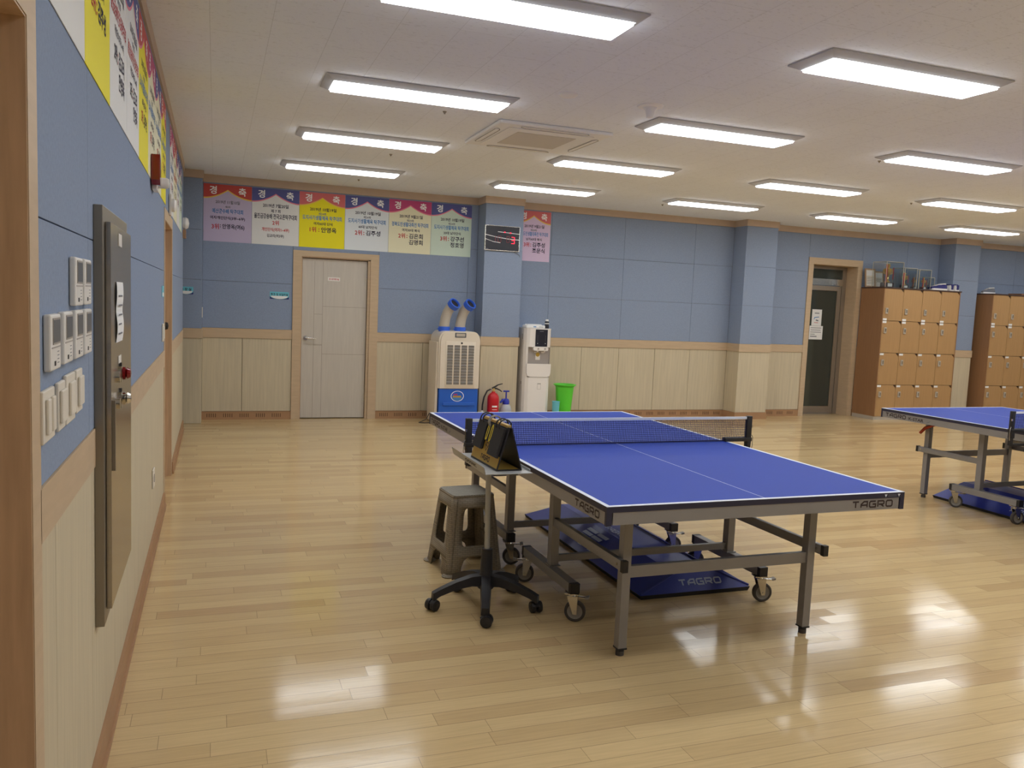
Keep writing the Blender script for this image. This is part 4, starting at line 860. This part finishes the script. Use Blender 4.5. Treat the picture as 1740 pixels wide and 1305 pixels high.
def pp_table(label, loc, rz, clamp=False, swiv=None, vB=1.08, bB=(.55, 1.145)):
    t = thing('table_tennis_table', label, 'table tennis table', loc, rz, group='blue table tennis tables')
    W, L, H = 1.525, 2.74, .76
    for half in (0, 1):
        F = (lambda y: y) if half == 0 else (lambda y: L-y)
        top = MB(); e = L/2-.003
        ys = [0, .02, e]; xs = [0, .02, .761, .764, W-.02, W]
        def bx(x0, x1, y0, y1, z0, z1, m, mb=None, bev=0):
            a, b = sorted((F(y0), F(y1))); (mb or top).box(x0, x1, a, b, z0, z1, m, bev=bev)
        bx(0, W, 0, e, H-.025, H-.0015, 'tedge')
        for i in range(5):
            for j in range(2):
                m = 'tline' if (i in (0, 2, 4) or j == 0) else 'tblue'
                a, b = sorted((F(ys[j]), F(ys[j+1]))); top.box(xs[i], xs[i+1], a, b, H-.0015, H, m)
        top.build('tabletop', t)
        ap = MB(); z0, z1 = .683, H-.025
        for x0, x1, y0, y1 in ((.03, W-.03, .002, .022), (.002, .022, .012, e), (W-.022, W-.002, .012, e), (.02, W-.02, e-.02, e)): bx(x0, x1, y0, y1, z0, z1, 'alu', ap)
        for x0, x1 in ((.0, .024), (W-.024, W)): bx(x0, x1, 0, .016, z0-.003, z1, 'tedge', ap)
        bx(.004, W-.004, .004, e, z1-.004, z1, 'tedge', ap)
        if half == 0:
            ap.wordmark('TAGRO', 1.225, z0+.010, .235, .034, 'ltr', FE, z=-.0012)
            ap.wordmark('TAGRO', -.30, z0+.010, .235, .034, 'ltr', FS, z=-.0012)
            for x in (1.415, 1.492): ap.add([(x-.008, H-.008, .0006), (x+.008, H-.008, .0006), (x, H-.021, .0006)], [(0, 2, 1)], 'tline', FE)
            for k in range(2): ap.stroke([(1.428, H-.011-.006*k), (1.478, H-.011-.006*k)], .0018, 'inkgrey', FE, .0006)
        else:
            ap.wordmark('TAGRO', -(L-.05), z0+.010, .225, .034, 'ltr', FS, z=-.0012)
            ap.text('K-STAR', -(L-.305), z0+.011, .026, 'ltr', FS, z=-.0012, align='l', w=.155); ap.stroke([(-(L-.49), z0+.012), (-(L-.512), z0+.017), (-(L-.528), z0+.032)], .004, 'inkgrey', FS, -.0012); ap.stroke([(-(L-.50), z0+.020), (-(L-.518), z0+.024)], .003, 'inkgrey', FS, -.0012)
        ap.build('apron', t)
        LX = (.26, 1.265)
        for k, x in enumerate(LX):
            g = MB(); bx(x-.021, x+.021, .278, .322, .035, z0+.02, 'alu', g, bev=.0015); bx(x-.0225, x+.0225, .276, .324, .03, .037, 'black', g); lg = g.build('leg', t)
            q = MB(); q.cyl((x, F(.30), 0), (x, F(.30), .022), .019, 'rubber'); q.cyl((x, F(.30), .02), (x, F(.30), .032), .009, 'chrome'); q.build('foot', lg)
        g = MB(); bx(LX[0]+.02, LX[1]-.02, .288, .312, .355, .408, 'alu', g, bev=.001); g.build('crossbar', t)
        vA = 1.0 if half == 0 else vB
        for x in (.222, 1.303):
            g = MB(); bx(x-.012, x+.012, .235, vA+.02, .405, .45, 'alu', g, bev=.001); bx(x-.0135, x+.0135, .222, .245, .402, .453, 'black', g); g.cyl((x-.016, F(.275), .428), (x+.016, F(.275), .428), .006, 'chrome'); g.build('strut', t)
        BX = (.212, 1.322); b0, b1 = (.70, 1.335) if half == 0 else bB
        for x in BX:
            g = MB(); bx(x-.024, x+.024, b0, b1, .147, .195, 'alu', g, bev=.0015); bx(x-.025, x+.025, b0-.012, b0+.012, .146, .196, 'black', g); bx(x-.025, x+.025, b1-.012, b1+.012, .146, .196, 'black', g)
            g.build('wheel_beam', t)
            dx = .012 if x < .5 else -.012
            g = MB(); bx(x+dx-.022, x+dx+.022, vA-.025, vA+.025, .196, z0+.02, 'alu', g, bev=.0015); bx(x+dx-.03, x+dx+.03, vA-.035, vA+.035, .195, .2, 'alu', g);g.build('upright', t)
            for m_, yy in enumerate((b0+.02, b1-.03)):
                an = (swiv or {}).get((half, x < .5, m_), [0.3, -.4, 2.4, 2.9][(half*2+m_) % 4])
                caster(t, x, F(yy), an, None)
        g = MB(); bx(BX[0]+.03, BX[1]-.03, vA-.012, vA+.012, .212, .248, 'alu', g, bev=.001); g.build('lower_crossbar', t)
        if clamp and half == 1:
            g = MB(); g.tube([(.20, L-.33, .675), (.215, L-.40, .665), (.21, L-.30, .62), (.20, L-.26, .57)], [.012, .014, .014, .012], 'orangeclamp'); g.build('latch', t)
    g = MB()
    for x in (.35, 1.175): g.box(x-.015, x+.015, 1.0, 1.74, .60, .63, 'alu')
    g.build('centre_rail', t)
    return t
T1 = (1.794, 2.850); R1 = .0115; T2 = (6.055, 3.03); R2 = .028
pp_table('whole blue table tennis table in the foreground beside the umpire stand', (T1[0], T1[1], 0), R1, swiv={(0, True, 0): 2.6, (0, False, 0): 2.9})
pp_table('blue table tennis table cut by the right edge of the photo', (T2[0], T2[1], 0), R2, True, vB=.86, bB=(.625, 1.234))
def net(loc, rz, label):
    t = thing('table_net', label, 'net', loc, rz, group='nets clamped on the tables'); Y = 1.37; z0, z1 = .762, .9125; XL, XR = -.145, 1.67
    c = MB(); n = 182
    for k in range(n+1): x = XL+(XR-XL)*k/n; c.box(x-.0012, x+.0012, Y-.0008, Y+.0008, z0, z1-.012, 'net')
    for k in range(13): z = z0+.004+k*.0112; c.box(XL, XR, Y-.0009, Y+.0009, z-.001, z+.001, 'net')
    c.box(XL, XR, Y-.002, Y+.002, z0, z0+.008, 'net'); c.build('mesh', t)
    MB().box(XL, XR, Y-.004, Y+.004, z1-.015, z1, 'tline').build('top_tape', t)
    for s, x in ((-1, XL), (1, XR)):
        g = MB(); g.box(x-.018, x+.018, Y-.012, Y+.012, z0-.02, z1+.004, 'black', bev=.003)
        xa, xb = (x-.02, .03) if s < 0 else (1.495, x+.02)
        g.box(xa, xb, Y-.018, Y+.018, z0-.002, z0+.022, 'black', bev=.003)
        g.box(x-.014, x+.02 if s < 0 else x+.014, Y-.016, Y+.016, .715, z0, 'black', bev=.003)
        xe = .06 if s < 0 else 1.465
        g.box(min(x, xe), max(x, xe), Y-.012, Y+.012, .655, .672, 'black', bev=.002); g.box(x-.012, x+.012, Y-.012, Y+.012, .66, .73, 'black')
        xs_ = .03 if s < 0 else 1.495
        g.cyl((xs_, Y, .625), (xs_, Y, .675), .006, 'chrome'); g.cyl((xs_, Y, .61), (xs_, Y, .628), .016, 'black'); po = g.build('net_post', t)
        h = MB(); h.tube([(x-s*-.02, Y-.01, .80), (x+s*.028, Y-.012, .785), (x+s*.03, Y-.01, .74), (x+s*.024, Y-.01, .70)], .0025, 'chrome', seg=6); h.box(x+s*.018-.004, x+s*.018+.004, Y-.016, Y-.008, .845, .86, 'chrome'); h.build('tension_cord', po)
    return t
net((T1[0], T1[1], 0), R1, 'navy net with white tape across the whole foreground table')
net((T2[0], T2[1], 0), R2, 'navy net on the table at the right edge of the photo')

# ---- folded blue barriers lying under the tables
def barrier(loc, label, h=.105):
    t = thing('court_barrier', label, 'barrier', loc, 0, group='folded blue barriers under the tables')
    # local origin = near left floor corner
    W, L = .695, 1.745; tx0, tx1, ty0, ty1 = .255, .50, .075, 1.66
    B = [(0, 0, .0), (W, 0, 0), (W, L, 0), (0, L, 0)]; zt = .022
    lo = MB(); lo.hexa([(x+.01*(1 if x == 0 else -1), y+(.004 if y == 0 else -.004), 0) for x, y, z in B], [(x, y, zt) for x, y, z in B], 'blackm'); lo.build('edge_band', t)
    c = MB()
    def pt(u, v, x0, x1): return 0
    n = 14; top = [(tx0, ty0, h), (tx1, ty0, h), (tx1, ty1, h), (tx0, ty1, h)]; b2 = [(.004, .004, zt), (W-.004, .004, zt), (W-.004, L-.004, zt), (.004, L-.004, zt)]
    def grid(p00, p10, p11, p01, nu, nv, amp):
        vs = []; 
        for j in range(nv+1):
            for i in range(nu+1):
                u, v = i/nu, j/nv; P = (Vector(p00)*(1-u)*(1-v)+Vector(p10)*u*(1-v)+Vector(p11)*u*v+Vector(p01)*(1-u)*v)
                P.z += amp*math.sin(PI*u)*math.sin(PI*v)*(.6*math.sin(7*P.y+3*P.x)+.5*math.sin(13*P.x+2)); vs.append(P)
        c.add(vs, [(j*(nu+1)+i, j*(nu+1)+i+1, (j+1)*(nu+1)+i+1, (j+1)*(nu+1)+i) for j in range(nv) for i in range(nu)], 'matb', smooth=True)
    grid(b2[0], b2[1], top[1], top[0], 10, 4, .002); grid(b2[1], b2[2], top[2], top[1], 24, 4, .004); grid(b2[2], b2[3], top[3], top[2], 10, 4, .002); grid(b2[3], b2[0], top[0], top[3], 24, 6, .006); grid(*top, 6, 24, .003)
    c.build('cloth_cover', t)
    f = MB(); f.hexa([(W-.03, .03, .02), (W+.015, .03, .02), (W+.015, .06, .02), (W-.03, .06, .02)], [(tx1+.02, ty0+.06, h+.004), (tx1+.05, ty0+.06, h+.004), (tx1+.05, ty0+.09, h+.004), (tx1+.02, ty0+.09, h+.004)], 'matb')
    f.tube([(W-.004, .01, .03), (tx1, ty0, h+.006), (tx1+.01, ty1, h+.006)], .006, 'matb', seg=8); f.tube([(tx0, ty0, h+.002), (.01, .01, .026)], .004, 'matb', seg=8); f.build('seam_piping', t)
    w = MB(); a = Vector((.0, .0, 0))
    # near slope lettering
    upv = Vector((0, ty0, h-zt)).normalized(); Fn = frame(Vector((0, .004, zt)), (1, 0, 0), upv, Vector((1, 0, 0)).cross(upv)); w.wordmark('TAGRO', .255, .032, .27, .040, 'matl', Fn, z=.004, slant=.0); w.build('lettering', t); w = MB()
    # left slope: stripes and a second wordmark
    up2 = Vector((tx0, 0, h-zt)).normalized(); a2 = Vector((0, -1, 0)); Fl = frame(Vector((0, 0, zt)), a2, up2, a2.cross(up2)); S = -.84
    for (x0, x1, y) in ((-.22, -.09, .205), (-.21, -.09, .165), (-.20, -.10, .135), (-.07, .06, .205), (-.08, .04, .165), (-.09, .02, .135)): w.stroke([(S+x0, y), (S+x1, y)], .028 if y > .15 else .012, 'matl', Fl, .010)
    w.build('stripe_emblem', t); w = MB(); w.wordmark('TAGRO', S-.22, .050, .34, .055, 'matl', Fl, z=.010); w.build('lettering', t); w = MB()
    w.wordmark('TAGRO', S-.18, .02, .26, .05, 'matl', frame(Vector((tx0, 0, h+.004)), a2, (1, 0, 0), (0, 0, 1)), z=.003)
    w.build('lettering', t)
barrier((2.475, 3.745, 0), 'folded dark blue lettered barrier under the foreground table')
barrier((6.33, 3.71, 0), 'folded dark blue barrier under the right hand table', .15)

# ================================================================== STOOL
def stool():
    t = thing('plastic_stool', 'grey brown woven pattern plastic stool beside the umpire stand', 'stool', (1.722, 4.505, 0), .09)
    zt = .445; b0, b1 = .172, .125     # half widths at floor and at seat
    hw = lambda z: b0+(b1-b0)*z/zt
    sh = MB(); rc = .028
    for k in range(4):
        R_ = RZ(k*PI/2)
        def m3(s, z): # s in -1..1 over flat part
            w = hw(z); return R_ @ Vector((s*(w-rc), -w, z))
        nz = 14
        outer = [(-1, 0), (-.62, 0), (-.60, .05), (-.50, .085), (-.3, .105), (.3, .105), (.50, .085), (.60, .05), (.62, 0), (1, 0)]+[(1, zt*i/8) for i in range(1, 9)]+[(-1, zt*(8-i)/8) for i in range(0, 8)]
        hz0, hz1 = .165, .378; hs = .64
        hole = [(-hs+.12, hz0), (hs-.12, hz0), (hs-.03, hz0+.012), (hs, hz0+.035), (hs-.02, hz1-.04), (hs-.07, hz1-.012), (hs-.16, hz1), (-hs+.16, hz1), (-hs+.07, hz1-.012), (-hs+.02, hz1-.04), (-hs, hz0+.035), (-hs+.03, hz0+.012)]
        allp = outer+hole; tri = tessellate_polygon([[Vector((x, z, 0)) for x, z in outer], [Vector((x, z, 0)) for x, z in hole]])
        vs = [m3(s, z) for s, z in allp]; fs = []
        for q in tri:
            a, b, c = [Vector(allp[i]) for i in q]; fs.append(tuple(q) if (b-a).cross(c-a) > 0 else (q[0], q[2], q[1]))
        sh.add(vs, fs, 'stool')
        vs = []; 
        for i in range(9):
            z = zt*i/8; w = hw(z)
            for j in range(6): a = -PI/2+PI/2*j/5; vs.append(R_ @ Vector((w-rc+rc*math.cos(a), -(w-rc)+rc*math.sin(a), z)))
        sh.add(vs, [(i*6+j, i*6+j+1, (i+1)*6+j+1, (i+1)*6+j) for i in range(8) for j in range(5)], 'stool', smooth=True)
    sh.build('legs_frame', t, solid=.006)
    st = MB(); w = b1+.004; rr = .03
    poly = []
    for k, (cx, cy) in enumerate(((w-rr, -(w-rr)), (w-rr, w-rr), (-(w-rr), w-rr), (-(w-rr), -(w-rr)))):
        for j in range(6): a = -PI/2+k*PI/2+PI/2*j/5; poly.append((cx+rr*math.cos(a), cy+rr*math.sin(a)))
    st.prism(poly, zt-.012, zt+.002, 'stool'); st.prism([(x*.965, y*.965) for x, y in poly], zt+.002, zt+.007, 'stoolt'); st.build('seat', t)
    for sx, sy in ((-1, -1), (1, -1), (1, 1), (-1, 1)): MB().lathe([(.001, 0), (.034, 0), (.038, .006), (.03, .013), (.001, .014)], 'stool', T(sx*(b0-.016), sy*(b0-.016), 0)).build('foot', t)
stool()

# ================================================================== UMPIRE STAND AND SCOREBOARD
us = thing('umpire_stand', 'small grey umpire tray on a black five star wheeled base', 'umpire stand', (1.645, 3.86, 0))
b = MB(); b.lathe([(.03, .09), (.042, .10), (.042, .155), (.032, .175), (.028, .30), (.026, .302)], 'black')
for k in range(5):
    a = math.radians((180, 252, 324, 36, 108)[k]); R_ = RZ(a)
    st = [(.02, .168, .112, .030), (.08, .164, .118, .028), (.16, .142, .106, .026), (.24, .110, .078, .023), (.278, .092, .056, .021)]
    vs = []
    for x, zt_, zb_, w in st: vs += [(x, -w, zb_), (x, w, zb_), (x, w*.8, zt_), (x, -w*.8, zt_)]
    fs = []
    for i in range(len(st)-1):
        for j in range(4): fs.append((i*4+j, i*4+(j+1) % 4, (i+1)*4+(j+1) % 4, (i+1)*4+j))
    fs = [f[::-1] for f in fs]+[(0, 1, 2, 3), (4*len(st)-1, 4*len(st)-2, 4*len(st)-3, 4*len(st)-4)]
    b.add(vs, fs, 'black', R_)
b.build('star_base', us)
for k in range(5):
    a = math.radians((180, 252, 324, 36, 108)[k]); x, y = .265*math.cos(a), .265*math.sin(a); c = MB()
    c.cyl((0, 0, .04), (0, 0, .075), .008, 'black'); c.lathe([(.001, -.013), (.027, -.011), (.030, 0), (.027, .011), (.001, .013)], 'black', T(.012, 0, .0305) @ RZ(.6) @ RX(PI/2) @ T(0, 0, .017)); c.lathe([(.001, -.013), (.027, -.011), (.030, 0), (.027, .011), (.001, .013)], 'black', T(.012, 0, .0305) @ RZ(.6) @ RX(PI/2) @ T(0, 0, -.017))
    c.lathe([(.001, 0), (.02, .004), (.028, .012), (.018, .022), (.001, .026)], 'black', T(.004, 0, .03)); o = c.build('caster', us); o.location = (x, y, 0); o.rotation_euler = (0, 0, a+.8*k)
MB().cyl((0, 0, .29), (-.02, -.03, .745), .0135, 'tray').build('post', us)
tr = MB(); X0_, X1_, Ya, Yb_, tz = -.125, .108, -.305, .235, .75; tr.box(X0_, X1_, Ya, Yb_, tz-.003, tz, 'tray'); tr.box(-.07, .05, -.12, .08, tz-.02, tz-.003, 'tray')
tr.add([(X0_, Ya, tz), (X0_, Yb_, tz), (X0_-.012, Yb_, tz+.034), (X0_-.012, Ya-.01, tz+.034)], [(0, 1, 2, 3)], 'tray'); tr.add([(X0_-.002, Ya, tz-.003), (X0_-.002, Yb_, tz-.003), (X0_-.014, Yb_, tz+.034), (X0_-.014, Ya-.01, tz+.034)], [(3, 2, 1, 0)], 'tray')
tr.box(X1_-.003, X1_, Ya+.03, Yb_, tz, tz+.012, 'tray')
ulip = Vector((-.012, 0, .037)).normalized(); Fd = frame((X0_-.0025, 0, tz-.002), (0, -1, 0), ulip, Vector((0, -1, 0)).cross(ulip))
tr.text('DONIC', .055, .010, .018, 'ltr', Fd, z=.001, align='l', w=.13); tr.stroke([(.035, .027), (.01, .025), (.0, .017), (.015, .010), (.04, .013), (.05, .021), (.025, .022)], .004, 'ltr', Fd, .001)
tr.build('tray', us)
def scoreboard():
    t = thing('flip_scoreboard', 'black and gold table tennis flip scoreboard on the umpire tray', 'scoreboard', (1.65, 3.80, .7508), .035)
    L, w, h = .37, .13, .207
    # A frame running along y, near end at -L/2 ; left face looks towards -x
    b = MB(); y0, y1 = -L/2, L/2; th = .006
    b.box(-w/2, w/2, y0, y1, 0, th, 'black')
    up = Vector((w/2-.008, 0, h)); ul = up.normalized()
    b.add([(w/2, y0, th), (w/2, y1, th), (.008, y1, h), (.008, y0, h), (w/2-th, y0, th), (w/2-th, y1, th), (.004, y1, h-.004), (.004, y0, h-.004)], [(0, 1, 2, 3), (7, 6, 5, 4), (3, 2, 6, 7), (0, 3, 7, 4), (1, 5, 6, 2)], 'black')
    b.add([(-w/2, y0, th), (-w/2, y1, th), (-.008, y1, h), (-.008, y0, h), (-w/2+th, y0, th), (-w/2+th, y1, th), (-.004, y1, h-.004), (-.004, y0, h-.004)], [(3, 2, 1, 0), (4, 5, 6, 7), (7, 6, 2, 3), (4, 7, 3, 0), (1, 2, 6, 5)], 'black')
    b.box(-.010, .010, y0+.02, y1-.02, h-.004, h+.008, 'gold'); b.quad((-w/2+.012, y0+.004, th+.001), (w/2-.014, y0+.004, th+.001), (w/2-.014, y1-.01, th+.001), (-w/2+.012, y1-.01, th+.001), 'goldp')
    b.build('stand', t)
    Fc = frame(Vector((-w/2, 0, th)), (0, -1, 0), ul, Vector((0, -1, 0)).cross(ul))
    g = MB(); g.box(-L/2+.003, L/2-.003, .004, .062, .0006, .0015, 'goldp', Fc); g.box(-.054, .042, .062, .115, .0006, .0015, 'goldp', Fc); g.wordmark('TAGRO', -.055, .014, .125, .026, 'ltr', Fc, z=.002)
    g.stroke([(-.03, .088), (-.02, .100), (.0, .100), (.008, .088), (-.012, .060), (-.03, .088), (-.01, .085), (-.002, .078)], .005, 'ltr', Fc, .002); g.build('front_panel', t)
    sl = (Vector((-.008, 0, h))-Vector((-w/2, 0, 0))).length
    for a0, a1, z0, dig in ((-L/2+.008, -.058, .058, 0), (-.052, -.010, .108, 1), (-.004, .038, .108, 1), (.044, L/2-.016, .052, 0)):
        c = MB(); c.box(a0, a1, z0, sl-.018, .003, .016 if not dig else .011, 'blackm', Fc, bev=.001)
        if dig:
            m = (a0+a1)/2; zc_ = z0+.044; c.stroke([(m+.0105*math.cos(q), zc_+.039*math.copysign(abs(math.sin(q))**.7, math.sin(q))) for q in [2*PI*k/24 for k in range(25)]], .009, 'yel', Fc, .0115)
        c.build('flip_cards', t)
    for yy, m in ((.15, 'black'), (.115, 'black'), (.035, 'hub'), (.02, 'hub'), (-.07, 'black'), (-.11, 'black')):
        r = MB(); r.tube([(.032*math.cos(a), -yy*-1*0+yy, h-.004+.032*math.sin(a)) for a in [2*PI*k/24 for k in range(24)]], .0036, m, closed=True, seg=6); r.build('binder_ring', t)
scoreboard()
